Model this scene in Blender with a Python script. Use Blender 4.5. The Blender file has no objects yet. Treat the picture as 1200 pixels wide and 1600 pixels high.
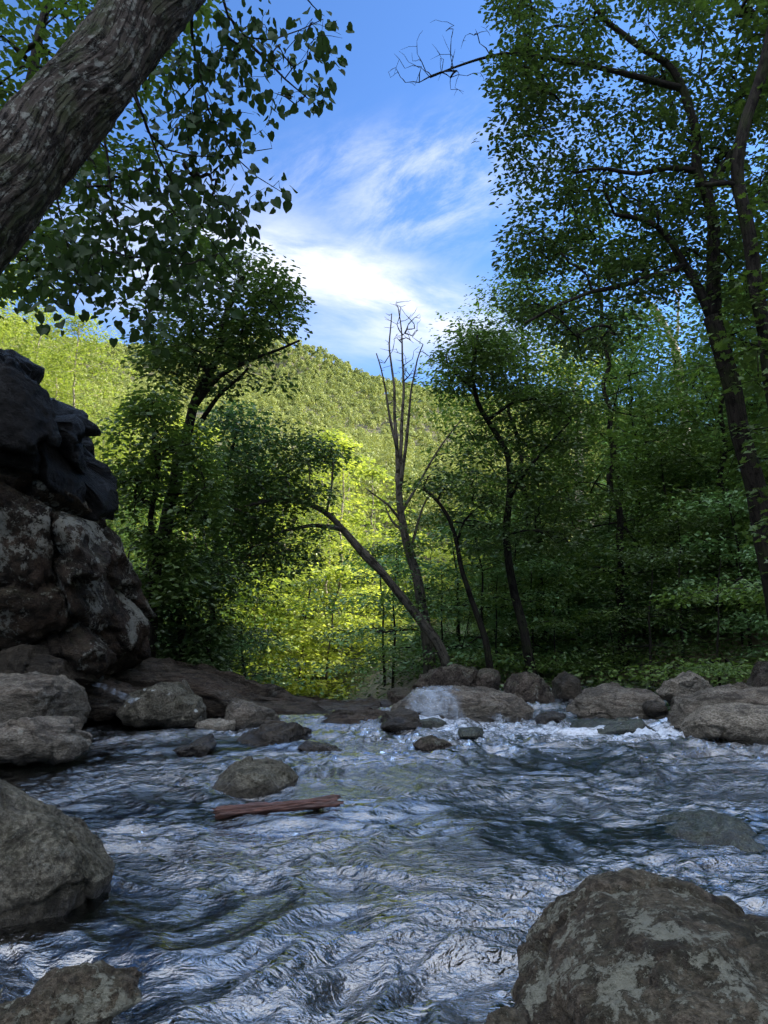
import bpy, bmesh, math, random
import numpy as np

SC = bpy.context.scene
COL = SC.collection
rng = np.random.default_rng(11)
random.seed(5)
R_ = math.radians

# ------------------------------------------------------------------ camera model (1200x1600 picture)
F = 1202.0
TH = math.atan(200 / F)
CH = 1.0
cT, sT = math.cos(TH), math.sin(TH)


def ray(px, py):
    xc = (px - 600) / F
    yc = (800 - py) / F
    return np.array([xc, cT - yc * sT, sT + yc * cT])


def P(px, py, Y):
    d = ray(px, py)
    t = Y / d[1]
    return np.array([d[0] * t, Y, CH + d[2] * t])


def G(px, py, z=0.0):
    d = ray(px, py)
    t = (z - CH) / d[2]
    return np.array([d[0] * t, d[1] * t, z])


# ------------------------------------------------------------------ noise
_pr = np.random.default_rng(3)
_perm = _pr.permutation(256).astype(np.int64)
_perm = np.concatenate([_perm, _perm, _perm])
_grad = _pr.normal(size=(256, 3))
_grad /= np.linalg.norm(_grad, axis=1)[:, None]


def perlin(p):
    i = np.floor(p).astype(np.int64)
    f = p - i
    u = f * f * f * (f * (f * 6 - 15) + 10)
    i &= 255
    out = 0
    for dx in (0, 1):
        wx = u[:, 0] if dx else 1 - u[:, 0]
        for dy in (0, 1):
            wy = u[:, 1] if dy else 1 - u[:, 1]
            for dz in (0, 1):
                wz = u[:, 2] if dz else 1 - u[:, 2]
                h = _perm[_perm[_perm[(i[:, 0] + dx) & 255] + ((i[:, 1] + dy) & 255)] + ((i[:, 2] + dz) & 255)]
                g = _grad[h]
                dot = g[:, 0] * (f[:, 0] - dx) + g[:, 1] * (f[:, 1] - dy) + g[:, 2] * (f[:, 2] - dz)
                out = out + wx * wy * wz * dot
    return out * 1.6


def fbm(p, oct=4, lac=2.03, gain=0.5, ridged=False):
    a, s, q = 1.0, 0.0, p.copy()
    tot = 0
    for _ in range(oct):
        n = perlin(q)
        if ridged:
            n = 1 - 2 * np.abs(n)
        s = s + a * n
        tot += a
        a *= gain
        q = q * lac + 17.3
    return s / tot


def sstep(a, b, x):
    t = np.clip((x - a) / (b - a), 0, 1)
    return t * t * (3 - 2 * t)


# ------------------------------------------------------------------ mesh helpers
def mesh_np(name, V, loops, sizes, mat, smooth=True, attrs=None):
    me = bpy.data.meshes.new(name)
    V = np.asarray(V, np.float32)
    loops = np.asarray(loops, np.int32).ravel()
    sizes = np.asarray(sizes, np.int32)
    me.vertices.add(len(V))
    me.vertices.foreach_set('co', V.ravel())
    me.loops.add(len(loops))
    me.loops.foreach_set('vertex_index', loops)
    me.polygons.add(len(sizes))
    st = np.concatenate([[0], np.cumsum(sizes)[:-1]]).astype(np.int32)
    me.polygons.foreach_set('loop_start', st)
    me.polygons.foreach_set('loop_total', sizes)
    me.polygons.foreach_set('use_smooth', np.full(len(sizes), smooth))
    for k, (typ, arr) in (attrs or {}).items():
        a = me.attributes.new(k, typ, 'POINT')
        a.data.foreach_set('vector' if typ == 'FLOAT_VECTOR' else 'value', np.asarray(arr, np.float32).ravel())
    me.update(calc_edges=True)
    if mat is not None:
        me.materials.append(mat)
    return me


def link(name, me, parent=None, loc=None):
    o = bpy.data.objects.new(name, me)
    COL.objects.link(o)
    if parent is not None:
        o.parent = parent
    if loc is not None:
        o.location = loc
    return o


def tag(o, label=None, cat=None, group=None, kind=None):
    if label:
        o['label'] = label
    if cat:
        o['category'] = cat
    if group:
        o['group'] = group
    if kind:
        o['kind'] = kind
    return o


def grid_mesh(name, X, Y, Z, mat, attrs=None):
    ny, nx = X.shape
    V = np.stack([X, Y, Z], -1).reshape(-1, 3)
    idx = np.arange(nx * ny).reshape(ny, nx)
    q = np.stack([idx[:-1, :-1], idx[:-1, 1:], idx[1:, 1:], idx[1:, :-1]], -1).reshape(-1, 4)
    return mesh_np(name, V, q, np.full(len(q), 4), mat, True, attrs)


def tubes(chains, sides=7):
    """chains: list of (pts, radii). Returns V, loops, sizes, coord attribute."""
    Vs, Ls, Ss, As = [], [], [], []
    off = 0
    for ci, (pts, rad) in enumerate(chains):
        pts = np.asarray(pts, float)
        rad = np.asarray(rad, float)
        n = len(pts)
        if n < 2:
            continue
        sd = sides if rad.max() > 0.03 else (5 if rad.max() > 0.012 else 3)
        if sides > 20:
            sd = sides
        T = np.gradient(pts, axis=0)
        T /= np.linalg.norm(T, axis=1)[:, None] + 1e-9
        up = np.array([0.31, 0.17, 0.93]) if abs(T[0][2]) < 0.8 else np.array([1.0, 0.1, 0])
        N = up - T * (T @ up)[:, None]
        N /= np.linalg.norm(N, axis=1)[:, None] + 1e-9
        B = np.cross(T, N)
        ang = np.linspace(0, 2 * math.pi, sd, endpoint=False)
        ca, sa = np.cos(ang), np.sin(ang)
        ring = pts[:, None] + rad[:, None, None] * (ca[None, :, None] * N[:, None] + sa[None, :, None] * B[:, None])
        L = np.concatenate([[0], np.cumsum(np.linalg.norm(np.diff(pts, axis=0), axis=1))])
        rm = rad.max()
        at = np.stack([np.broadcast_to(ca * rm, (n, sd)), np.broadcast_to(sa * rm, (n, sd)),
                       np.broadcast_to(L[:, None], (n, sd)) + ci * 3.7], -1)
        Vs.append(ring.reshape(-1, 3))
        As.append(at.reshape(-1, 3))
        i = np.arange(n * sd).reshape(n, sd)
        j = np.roll(i, -1, axis=1)
        q = np.stack([i[:-1], j[:-1], j[1:], i[1:]], -1).reshape(-1, 4) + off
        Ls.append(q.ravel())
        Ss.append(np.full(len(q), 4))
        Ls.append(i[-1] + off)
        Ss.append([sd])
        Ls.append(i[0][::-1] + off)
        Ss.append([sd])
        off += n * sd
    return np.concatenate(Vs), np.concatenate(Ls), np.concatenate(Ss), np.concatenate(As)


# leaf templates: verts (side, along, normal), faces
def _sym(half):
    pts = [(0, half[0][1], 0)]
    n = len(half)
    R = [(x, y, z) for x, y, z in half[1:-1]]
    Lf = [(-x, y, z) for x, y, z in half[1:-1]]
    tip = half[-1]
    V = pts + R + [tip] + Lf
    k = len(R)
    f1 = [0] + list(range(1, k + 1)) + [k + 1]
    f2 = [0, k + 1] + list(range(2 * k + 1, k + 1, -1))
    return np.array(V, float), [f1, f2]


LEAF = {
    'quad': (np.array([(0, 0, 0), (.34, .5, .1), (0, 1, 0), (-.34, .5, .1)], float), [[0, 1, 2, 3]]),
    'oval': _sym([(0, 0, 0), (.26, .28, .07), (.24, .66, .06), (0, 1, -.06)]),
    'heart': _sym([(0, .1, 0), (.26, 0, .05), (.47, .22, .09), (.38, .6, .06), (0, 1.02, -.1)]),
    'lobed': _sym([(0, 0, 0), (.34, .12, .05), (.2, .32, .03), (.52, .52, .08), (.2, .62, .02), (0, 1, -.08)]),
}


def leaf_mesh(name, base, axis, normal, size, shape, mat):
    T, faces = LEAF[shape]
    n = len(base)
    a = axis / (np.linalg.norm(axis, axis=1)[:, None] + 1e-9)
    nn = normal - a * np.sum(a * normal, 1)[:, None]
    nn /= np.linalg.norm(nn, axis=1)[:, None] + 1e-9
    s = np.cross(a, nn)
    V = base[:, None] + size[:, None, None] * (T[None, :, 0:1] * s[:, None] + T[None, :, 1:2] * a[:, None] + T[None, :, 2:3] * nn[:, None])
    k = len(T)
    fl = np.array([v for f in faces for v in f])
    fs = np.array([len(f) for f in faces])
    loops = (fl[None] + (np.arange(n) * k)[:, None]).ravel()
    return mesh_np(name, V.reshape(-1, 3), loops, np.tile(fs, n), mat, False)


def spray(att, k, rs, size, flat=0.25, droop=0.25, tilt=0.45, rg=rng, hang=0.0):
    """leaves round each attractor -> base, axis, normal, size"""
    n = len(att)
    A = np.repeat(att, k, axis=0)
    m = len(A)
    yaw = rg.uniform(0, 2 * math.pi, m)
    r = rs * np.sqrt(rg.uniform(0.02, 1, m))
    # each spray has a slightly tilted plane
    tx = np.repeat(rg.normal(0, 0.22, n), k)
    ty = np.repeat(rg.normal(0, 0.22, n), k)
    off = np.stack([r * np.cos(yaw), r * np.sin(yaw), rg.normal(0, 1, m) * rs * flat], -1)
    off[:, 2] += off[:, 0] * tx + off[:, 1] * ty - (r / rs) ** 2 * rs * 0.25
    yaw2 = yaw + rg.normal(0, 0.7, m)
    ax = np.stack([np.cos(yaw2), np.sin(yaw2), -droop + rg.normal(0, 0.25, m) - hang], -1)
    nr = np.stack([rg.normal(0, tilt, m), rg.normal(0, tilt, m), np.ones(m)], -1)
    if hang > 0:
        nr = rg.normal(0, 1, (m, 3))
    sz = size * rg.uniform(0.6, 1.25, m)
    return A + off, ax, nr, sz


# ------------------------------------------------------------------ materials
class NT:
    def __init__(self, tree):
        self.t = tree
        self.N = tree.nodes
        self.L = tree.links

    def n(self, typ, props=None, **inp):
        nd = self.N.new(typ)
        for k, v in (props or {}).items():
            setattr(nd, k, v)
        for k, v in inp.items():
            if k[0] == 'i' and k[1:].isdigit():
                s = nd.inputs[int(k[1:])]
            else:
                s = nd.inputs[k.replace('_', ' ')]
            if hasattr(v, 'is_output') or isinstance(v, bpy.types.NodeSocket):
                self.L.new(v, s)
            else:
                s.default_value = v
        return nd

    def math(self, op, a, b=0.0, c=0.0, clamp=False):
        nd = self.n('ShaderNodeMath', {'operation': op, 'use_clamp': clamp}, i0=a, i1=b, i2=c)
        return nd.outputs[0]

    def vmath(self, op, a, b):
        return self.n('ShaderNodeVectorMath', {'operation': op}, i0=a, i1=b).outputs[0]

    def ramp(self, fac, stops, interp='LINEAR'):
        nd = self.n('ShaderNodeValToRGB', i0=fac)
        cr = nd.color_ramp
        cr.interpolation = interp
        while len(cr.elements) < len(stops):
            cr.elements.new(0.5)
        for e, (p, c) in zip(cr.elements, stops):
            e.position = p
            e.color = c if len(c) == 4 else (*c, 1)
        return nd.outputs[0]

    def mix(self, fac, a, b, blend='MIX'):
        nd = self.n('ShaderNodeMix', {'data_type': 'RGBA', 'blend_type': blend})
        for s, v in ((nd.inputs[0], fac), (nd.inputs[6], a), (nd.inputs[7], b)):
            if isinstance(v, bpy.types.NodeSocket):
                self.L.new(v, s)
            else:
                s.default_value = v if not isinstance(v, tuple) or len(v) == 4 else (*v, 1)
        return nd.outputs[2]

    def noise(self, vec, scale, detail=4, rough=0.55, dist=0.0):
        return self.n('ShaderNodeTexNoise', Vector=vec, Scale=scale, Detail=detail, Roughness=rough, Distortion=dist).outputs[0]

    def step(self, v, a, b):
        return self.n('ShaderNodeMapRange', {'interpolation_type': 'SMOOTHSTEP'}, i0=v, i1=a, i2=b, i3=0.0, i4=1.0).outputs[0]


def new_mat(name):
    m = bpy.data.materials.new(name)
    m.use_nodes = True
    m.node_tree.nodes.clear()
    nt = NT(m.node_tree)
    out = nt.n('ShaderNodeOutputMaterial')
    return m, nt, out


def leaf_mat(name, a, b, trans=0.35, gloss=0.05, rough=0.45, tcol=1.6):
    m, nt, out = new_mat(name)
    geo = nt.n('ShaderNodeNewGeometry')
    oi = nt.n('ShaderNodeObjectInfo')
    rnd = geo.outputs['Random Per Island']
    big = nt.math('ADD', nt.math('MULTIPLY', nt.noise(geo.outputs['Position'], 0.30, 3), 0.6), nt.math('MULTIPLY', nt.math('SUBTRACT', nt.noise(geo.outputs['Position'], 0.07, 4), 0.3), 1.0))
    f = nt.math('ADD', nt.math('MULTIPLY', rnd, 0.55), nt.math('MULTIPLY', big, 0.5))
    f = nt.math('ADD', f, nt.math('MULTIPLY', nt.math('SUBTRACT', oi.outputs['Random'], 0.5), 0.5), clamp=True)
    c = nt.mix(f, a, b)
    dif = nt.n('ShaderNodeBsdfDiffuse', Color=c)
    tc = nt.mix(1.0, c, (tcol, tcol * 1.02, tcol * 0.6), 'MULTIPLY')
    tr = nt.n('ShaderNodeBsdfTranslucent', Color=tc)
    m1 = nt.n('ShaderNodeMixShader', i0=trans, i1=dif.outputs[0], i2=tr.outputs[0])
    gl = nt.n('ShaderNodeBsdfGlossy', Color=(0.9, 1.0, 0.9, 1), Roughness=rough)
    m2 = nt.n('ShaderNodeMixShader', i0=gloss, i1=m1.outputs[0], i2=gl.outputs[0])
    nt.L.new(m2.outputs[0], out.inputs[0])
    return m


def bark_mat(name, c1, c2, moss=(0.03, 0.045, 0.012), mossamt=0.2, fur=1.0, bump=0.5, lichen=0.0):
    m, nt, out = new_mat(name)
    at = nt.n('ShaderNodeAttribute', {'attribute_name': 'tube'}).outputs['Vector']
    mp = nt.n('ShaderNodeMapping', Vector=at, Scale=(1, 1, 0.09)).outputs[0]
    n1 = nt.noise(mp, 20 * fur, 7, 0.68, 0.15)
    n2 = nt.noise(at, 7, 5, 0.6)
    n3 = nt.noise(at, 60, 4, 0.6)
    vo = nt.n('ShaderNodeTexVoronoi', {'feature': 'DISTANCE_TO_EDGE'}, Vector=nt.vmath('ADD', mp, nt.n('ShaderNodeVectorMath', {'operation': 'SCALE'}, i0=nt.n('ShaderNodeTexNoise', Vector=at, Scale=5.0).outputs[1], i3=0.04).outputs[0]), Scale=17.0 * fur).outputs[0]
    crack = nt.math('MAXIMUM', nt.step(vo, 0.0, 0.09), nt.step(n3, 0.42, 0.62))
    c = nt.mix(nt.ramp(n1, [(0.3, (0, 0, 0)), (0.7, (1, 1, 1))]), c1, c2)
    c = nt.mix(nt.step(n2, 0.5, 0.62), c, tuple(x * 0.55 for x in c1))
    if lichen:
        c = nt.mix(nt.math('MULTIPLY', nt.step(nt.noise(at, 11, 6, 0.7), 0.52, 0.6), lichen), c, (0.34, 0.36, 0.32))
    c = nt.mix(nt.math('MULTIPLY', nt.step(nt.noise(at, 3.3, 5), 0.5, 0.65), mossamt), c, moss)
    c = nt.mix(crack, tuple(x * 0.35 for x in c1), c)
    h = nt.math('ADD', nt.math('MULTIPLY', crack, 0.5), nt.math('ADD', n1, nt.math('MULTIPLY', n3, 0.25)))
    bp = nt.n('ShaderNodeBump', Strength=bump, Distance=0.02, Height=h)
    b = nt.n('ShaderNodeBsdfPrincipled', Base_Color=c, Roughness=0.9, Specular_IOR_Level=0.12, Normal=bp.outputs[0])
    nt.L.new(b.outputs[0], out.inputs[0])
    return m


def rock_mat(name, c1, c2, lichen=(0.42, 0.43, 0.38), lich=0.3, lscale=3.0, wet=0.06, wetamt=0.8, rust=0.0, strata=0.0,
             moss=0.0, bump=0.6, scale=1.0, spots=0.0, gloss=0.75, crk=0.0, spec=0.15):
    m, nt, out = new_mat(name)
    tc = nt.n('ShaderNodeTexCoord').outputs['Object']
    geo = nt.n('ShaderNodeNewGeometry')
    pos = geo.outputs['Position']
    mp = nt.n('ShaderNodeMapping', Vector=tc, Rotation=(0.4, 0.25, 0.3), Scale=(scale, scale, scale * (1 + 2.5 * strata))).outputs[0]
    big = nt.noise(mp, 2.2, 6, 0.6, 0.4)
    mid = nt.noise(mp, 9, 7, 0.65, 0.3)
    fine = nt.noise(mp, 48, 6, 0.7)
    grit = nt.noise(mp, 170, 3, 0.6)
    c = nt.mix(nt.step(nt.math('ADD', nt.math('MULTIPLY', big, 0.5), nt.math('MULTIPLY', mid, 0.5)), 0.35, 0.65), c1, c2)
    c = nt.mix(nt.step(fine, 0.36, 0.62), nt.mix(1.0, c, (0.42, 0.40, 0.37), 'MULTIPLY'), nt.mix(nt.step(grit, 0.4, 0.7), c, nt.mix(1.0, c, (1.6, 1.6, 1.55), 'MULTIPLY')))
    if rust:
        c = nt.mix(nt.math('MULTIPLY', nt.step(nt.noise(mp, 1.6, 5, 0.6), 0.45, 0.6), rust), c, (0.10, 0.055, 0.035))
    # dark stains
    c = nt.mix(nt.math('MULTIPLY', nt.step(nt.noise(mp, 3.1, 8, 0.75, 0.8), 0.50, 0.60), 0.75), c, tuple(x * 0.33 for x in c1))
    # lichen crust: ragged patches
    ln = nt.math('ADD', nt.math('MULTIPLY', nt.noise(tc, lscale, 4, 0.6), 0.5), nt.math('MULTIPLY', nt.noise(tc, lscale * 6, 9, 0.78), 0.5))
    lm = nt.math('MULTIPLY', nt.step(ln, 0.60 - 0.16 * lich, 0.63 - 0.16 * lich), min(1.0, lich * 2.0))
    c = nt.mix(lm, c, nt.mix(grit, tuple(x * 0.55 for x in lichen), lichen))
    if spots:
        sv = nt.n('ShaderNodeTexVoronoi', Vector=nt.vmath('ADD', tc, nt.n('ShaderNodeVectorMath', {'operation': 'SCALE'}, i0=nt.n('ShaderNodeTexNoise', Vector=tc, Scale=14.0).outputs[1], i3=0.06).outputs[0]), Scale=6.0)
        keep = nt.math('GREATER_THAN', nt.n('ShaderNodeSeparateColor', i0=sv.outputs[1]).outputs[0], 0.72)
        sm = nt.math('MULTIPLY', nt.math('SUBTRACT', 1.0, nt.step(sv.outputs[0], 0.16, 0.24)), keep)
        c = nt.mix(nt.math('MULTIPLY', sm, spots), c, (0.42, 0.44, 0.42))
    if moss:
        nz = nt.n('ShaderNodeSeparateXYZ', i0=geo.outputs['Normal']).outputs[2]
        mm = nt.math('MULTIPLY', nt.step(nt.math('ADD', nt.math('MULTIPLY', nz, 0.3), nt.noise(tc, 4, 6, 0.7)), 0.62, 0.75), moss)
        c = nt.mix(mm, c, nt.mix(fine, (0.02, 0.03, 0.008), (0.07, 0.09, 0.02)))
    z = nt.n('ShaderNodeSeparateXYZ', i0=pos).outputs[2]
    zz = nt.math('ADD', z, nt.math('MULTIPLY', nt.math('SUBTRACT', nt.noise(tc, 5, 4), 0.5), 0.18))
    wm = nt.math('MULTIPLY', nt.math('SUBTRACT', 1.0, nt.step(zz, wet - 0.02, wet + 0.05)), wetamt)
    c = nt.mix(wm, c, nt.mix(1.0, c, (0.36, 0.34, 0.3), 'MULTIPLY'))
    rgh = nt.math('SUBTRACT', gloss, nt.math('MULTIPLY', wm, gloss - 0.2))
    vc = nt.n('ShaderNodeTexVoronoi', {'feature': 'DISTANCE_TO_EDGE'}, Vector=nt.vmath('ADD', mp, nt.n('ShaderNodeVectorMath', {'operation': 'SCALE'}, i0=nt.n('ShaderNodeTexNoise', Vector=mp, Scale=3.0, Detail=6.0).outputs[1], i3=0.5).outputs[0]), Scale=2.3).outputs[0]
    crack = nt.math('MAXIMUM', nt.step(vc, 0.0, 0.022), 1.0 - crk)
    c = nt.mix(nt.math('ADD', crack, 0.35, clamp=True), tuple(x * 0.2 for x in c1), c)
    h = nt.math('ADD', nt.math('MULTIPLY', mid, 1.0), nt.math('ADD', nt.math('MULTIPLY', fine, 0.38), nt.math('MULTIPLY', grit, 0.12)))
    h = nt.math('ADD', h, nt.math('MULTIPLY', crack, 0.3))
    h = nt.math('ADD', h, nt.math('MULTIPLY', lm, 0.06))
    bp = nt.n('ShaderNodeBump', Strength=min(1.0, bump * 1.3), Distance=0.10, Height=h)
    b = nt.n('ShaderNodeBsdfPrincipled', Base_Color=c, Roughness=rgh, Specular_IOR_Level=nt.math('ADD', nt.math('MULTIPLY', wm, 0.4), spec), Normal=bp.outputs[0])
    nt.L.new(b.outputs[0], out.inputs[0])
    return m


# ------------------------------------------------------------------ terrain
def xcen(y):
    return -0.14 * np.clip(y - 16, 0, 60)


_tx = np.array([-0.7, -0.3, -0.18, -0.10, 0.03, 0.08, 0.17, 0.33, 0.6])
_tz = np.array([0.400, 0.395, 0.385, 0.372, 0.335, 0.325, 0.305, 0.295, 0.29])
RD = 800.0


def H(x, y):
    x = np.asarray(x, float)
    y = np.asarray(y, float)
    c = xcen(y)
    tl = np.clip((c - 3.6) - x, 0, None)
    tr = np.clip(x - (c + 4.6 + 0.05 * np.clip(y, 0, 20)), 0, None)
    back = sstep(13, 19, y)
    z = -0.32 + 0.62 * back + 0.02 * np.clip(y - 18, 0, 60)
    z = z - 2.1 * np.exp(-((x - c + 2.6) / 3.6) ** 4) * sstep(12.5, 17, y) * (1 - sstep(38, 62, y))
    z = z + 0.45 * np.minimum(tl, 1.2) + 0.17 * tl + 0.020 * np.minimum(tl, 26) ** 2 + np.clip(tl - 26, 0, 200) * 0.55
    z = z + 0.50 * np.minimum(tr, 1.0) + 0.09 * tr + 0.012 * np.minimum(tr, 30) ** 2 + np.clip(tr - 30, 0, 80) * 0.35
    # far mountain
    xd = x / np.maximum(y, 1)
    hr = np.interp(xd, _tx, _tz)
    t = np.clip((y - 70) / (RD - 70), 0, 1.4)
    prof = np.where(t < 1, t ** 0.42, 1 - 0.9 * (t - 1))
    bumps = 1 + 0.06 * np.sin(x * 0.021 + 1) * np.sin(y * 0.013)
    m = y * hr * prof * bumps
    m = np.where(y > 70, m, 0)
    z = np.where(y > 70, np.maximum(np.minimum(z, 60), m + 1.5 * sstep(70, 90, y)), z)
    # unseen bare shoulder added right of and behind the camera to shade the stream
    sh = sstep(32, 70, x) * (1 - sstep(20.5, 25, y - 0.287 * x)) * sstep(-90, -60, y)
    z = z + 54 * sh
    return z


def Hn(x, y):
    z = H(x, y)
    p = np.stack([np.asarray(x, float) * 0.35, np.asarray(y, float) * 0.35, np.zeros_like(z)], -1).reshape(-1, 3)
    n = fbm(p, 3).reshape(np.shape(z))
    d = np.hypot(x, y)
    return z + n * 0.16 * (1 + np.clip(d - 15, 0, 60) * 0.03)


# ------------------------------------------------------------------ sun / sky / camera
SUN_AZ = 74.0   # degrees from +Y towards +X
SUN_EL = 31.0
sd = np.array([math.sin(R_(SUN_AZ)) * math.cos(R_(SUN_EL)), math.cos(R_(SUN_AZ)) * math.cos(R_(SUN_EL)), math.sin(R_(SUN_EL))])
from mathutils import Vector
sl = bpy.data.lights.new('sun', 'SUN')
sl.energy = 5.0
sl.angle = R_(0.5)
sl.color = (1.0, 0.93, 0.78)
so = bpy.data.objects.new('sun', sl)
COL.objects.link(so)
so.rotation_euler = Vector(sd).to_track_quat('Z', 'Y').to_euler()
so.location = (30, -10, 60)

w = bpy.data.worlds.new('World')
SC.world = w
w.use_nodes = True
w.node_tree.nodes.clear()
nt = NT(w.node_tree)
wo = nt.n('ShaderNodeOutputWorld')
sky = nt.n('ShaderNodeTexSky', {'sky_type': 'NISHITA', 'sun_disc': False, 'sun_elevation': R_(SUN_EL), 'sun_rotation': R_(SUN_AZ),
                               'air_density': 1.0, 'dust_density': 0.4, 'ozone_density': 2.2})
gen = nt.n('ShaderNodeTexCoord').outputs['Generated']
sx = nt.n('ShaderNodeSeparateXYZ', i0=gen)
X, Y, Z = sx.outputs
yy = nt.math('MAXIMUM', Y, 0.08)
U = nt.math('DIVIDE', X, yy)
W = nt.math('DIVIDE', Z, yy)
uv = nt.n('ShaderNodeCombineXYZ', i0=U, i1=W, i2=0.0).outputs[0]


def blob(px, py, rx, ry, ang):
    d = ray(px, py)
    u0, w0 = d[0] / d[1], d[2] / d[1]
    a = R_(ang)
    du = nt.math('SUBTRACT', U, u0)
    dw = nt.math('SUBTRACT', W, w0)
    p = nt.math('ADD', nt.math('MULTIPLY', du, math.cos(a)), nt.math('MULTIPLY', dw, math.sin(a)))
    q = nt.math('SUBTRACT', nt.math('MULTIPLY', dw, math.cos(a)), nt.math('MULTIPLY', du, math.sin(a)))
    p = nt.math('DIVIDE', p, rx / F)
    q = nt.math('DIVIDE', q, ry / F)
    r2 = nt.math('ADD', nt.math('MULTIPLY', p, p), nt.math('MULTIPLY', q, q))
    return nt.math('EXPONENT', nt.math('MULTIPLY', r2, -1.0))


def streak(ang, sc, st, det=8, rough=0.6, dist=0.5, off=0.0):
    mp = nt.n('ShaderNodeMapping', Vector=uv, Rotation=(0, 0, R_(-ang)), Location=(off, off * 0.7, off))
    mp2 = nt.n('ShaderNodeMapping', Vector=mp.outputs[0], Scale=(sc, sc * st, 1))
    return nt.noise(mp2.outputs[0], 1.0, det, rough, dist)


b1 = nt.math('ADD', nt.math('MULTIPLY', blob(590, 452, 200, 52, -20), 1.45), nt.math('MULTIPLY', blob(280, 400, 230, 110, -8), 0.8))
b2 = nt.math('MULTIPLY', blob(745, 270, 190, 95, 32), 0.38)
b3 = nt.math('MULTIPLY', blob(560, 250, 210, 60, 12), 0.28)
b4 = nt.math('MULTIPLY', blob(560, 530, 220, 40, -4), 0.45)
b5 = nt.math('MULTIPLY', blob(640, 330, 150, 90, 10), 0.28)
n1 = streak(-14, 6.0, 3.0, 9, 0.62, 0.25)
n2 = streak(35, 7.0, 2.2, 10, 0.68, 0.25, 3.0)
cov1 = nt.math('MULTIPLY', nt.math('ADD', b1, b4), nt.math('ADD', nt.step(n1, 0.22, 0.76), 0.22))
cov2 = nt.math('MULTIPLY', nt.math('ADD', nt.math('ADD', b2, b3), b5), nt.step(n2, 0.36, 0.74))
cov2 = nt.math('MULTIPLY', cov2, 1.25)
# bright out-of-view cloud added overhead and behind to lift shade and water reflections
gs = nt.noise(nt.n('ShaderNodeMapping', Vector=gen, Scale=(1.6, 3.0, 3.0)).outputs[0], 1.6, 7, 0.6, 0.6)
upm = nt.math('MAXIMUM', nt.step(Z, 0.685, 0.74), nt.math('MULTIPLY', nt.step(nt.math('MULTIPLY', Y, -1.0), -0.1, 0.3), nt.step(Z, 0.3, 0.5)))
cov_fill = nt.math('MULTIPLY', nt.math('ADD', nt.step(gs, 0.40, 0.56), 0.25, clamp=True), upm)
cov = nt.math('ADD', cov1, cov2, clamp=True)
cov = nt.math('MULTIPLY', cov, 0.92)
skyc = nt.mix(1.0, sky.outputs[0], (0.50, 0.72, 1.02), 'MULTIPLY')
cl = nt.mix(cov, skyc, (4.0, 4.15, 4.6))
cl = nt.mix(cov_fill, cl, nt.mix(nt.step(Y, 0.0, 0.45), (10.6, 11.2, 12.6), (6.4, 9.4, 15.0)))
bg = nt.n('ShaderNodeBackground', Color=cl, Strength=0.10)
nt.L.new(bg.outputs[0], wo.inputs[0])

cam = bpy.data.cameras.new('camera')
co = bpy.data.objects.new('camera', cam)
COL.objects.link(co)
co.location = (0, 0, CH)
co.rotation_euler = (math.pi / 2 + TH, 0, 0)
cam.sensor_fit = 'VERTICAL'
cam.sensor_height = 36
cam.lens = 36 * F / 1600
cam.clip_start = 0.05
cam.clip_end = 5000
SC.camera = co
SC.view_settings.view_transform = 'Standard'
SC.view_settings.look = 'None'
SC.view_settings.gamma = 1
SC.view_settings.exposure = 1.6
SC.cycles.max_bounces = 5
SC.cycles.diffuse_bounces = 2
SC.cycles.use_adaptive_sampling = True
SC.cycles.adaptive_threshold = 0.03
SC.cycles.glossy_bounces = 3
SC.cycles.transmission_bounces = 3
SC.cycles.transparent_max_bounces = 6
SC.cycles.use_denoising = True

# ------------------------------------------------------------------ ground sheet
m, nt, out = new_mat('forest_floor')
pos = nt.n('ShaderNodeNewGeometry').outputs['Position']
n1 = nt.noise(pos, 0.7, 6, 0.6)
n2 = nt.noise(pos, 9, 6, 0.7)
vor = nt.n('ShaderNodeTexVoronoi', Vector=nt.n('ShaderNodeMapping', Vector=pos, Scale=(1, 1, 0.5)).outputs[0], Scale=7.0)
peb = nt.mix(nt.n('ShaderNodeSeparateColor', i0=vor.outputs[1]).outputs[0], (0.045, 0.05, 0.032), (0.15, 0.13, 0.085))
lit = nt.mix(n2, (0.05, 0.036, 0.02), (0.14, 0.10, 0.055))
lit = nt.mix(nt.step(n1, 0.45, 0.6), lit, (0.035, 0.06, 0.015))
z = nt.n('ShaderNodeSeparateXYZ', i0=pos).outputs[2]
under = nt.math('SUBTRACT', 1.0, nt.step(z, 0.0, 0.12))
c = nt.mix(under, lit, peb)
h = nt.math('ADD', nt.math('MULTIPLY', nt.math('SUBTRACT', 0.6, vor.outputs[0]), under), nt.math('MULTIPLY', n2, 0.5))
bp = nt.n('ShaderNodeBump', Strength=0.7, Distance=0.05, Height=h)
b = nt.n('ShaderNodeBsdfPrincipled', Base_Color=c, Roughness=0.85, Normal=bp.outputs[0])
nt.L.new(b.outputs[0], out.inputs[0])
M_ground = m


def sinh_axis(lo, hi, n, k):
    a0, a1 = math.asinh(lo / k), math.asinh(hi / k)
    return k * np.sinh(np.linspace(a0, a1, n))


gx = sinh_axis(-900, 900, 420, 9)
gy = sinh_axis(-150, 1300, 420, 9)
GX, GY = np.meshgrid(gx, gy)
GZ = Hn(GX, GY)
tag(link('ground', grid_mesh('ground', GX, GY, GZ, M_ground)), kind='structure')

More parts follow.
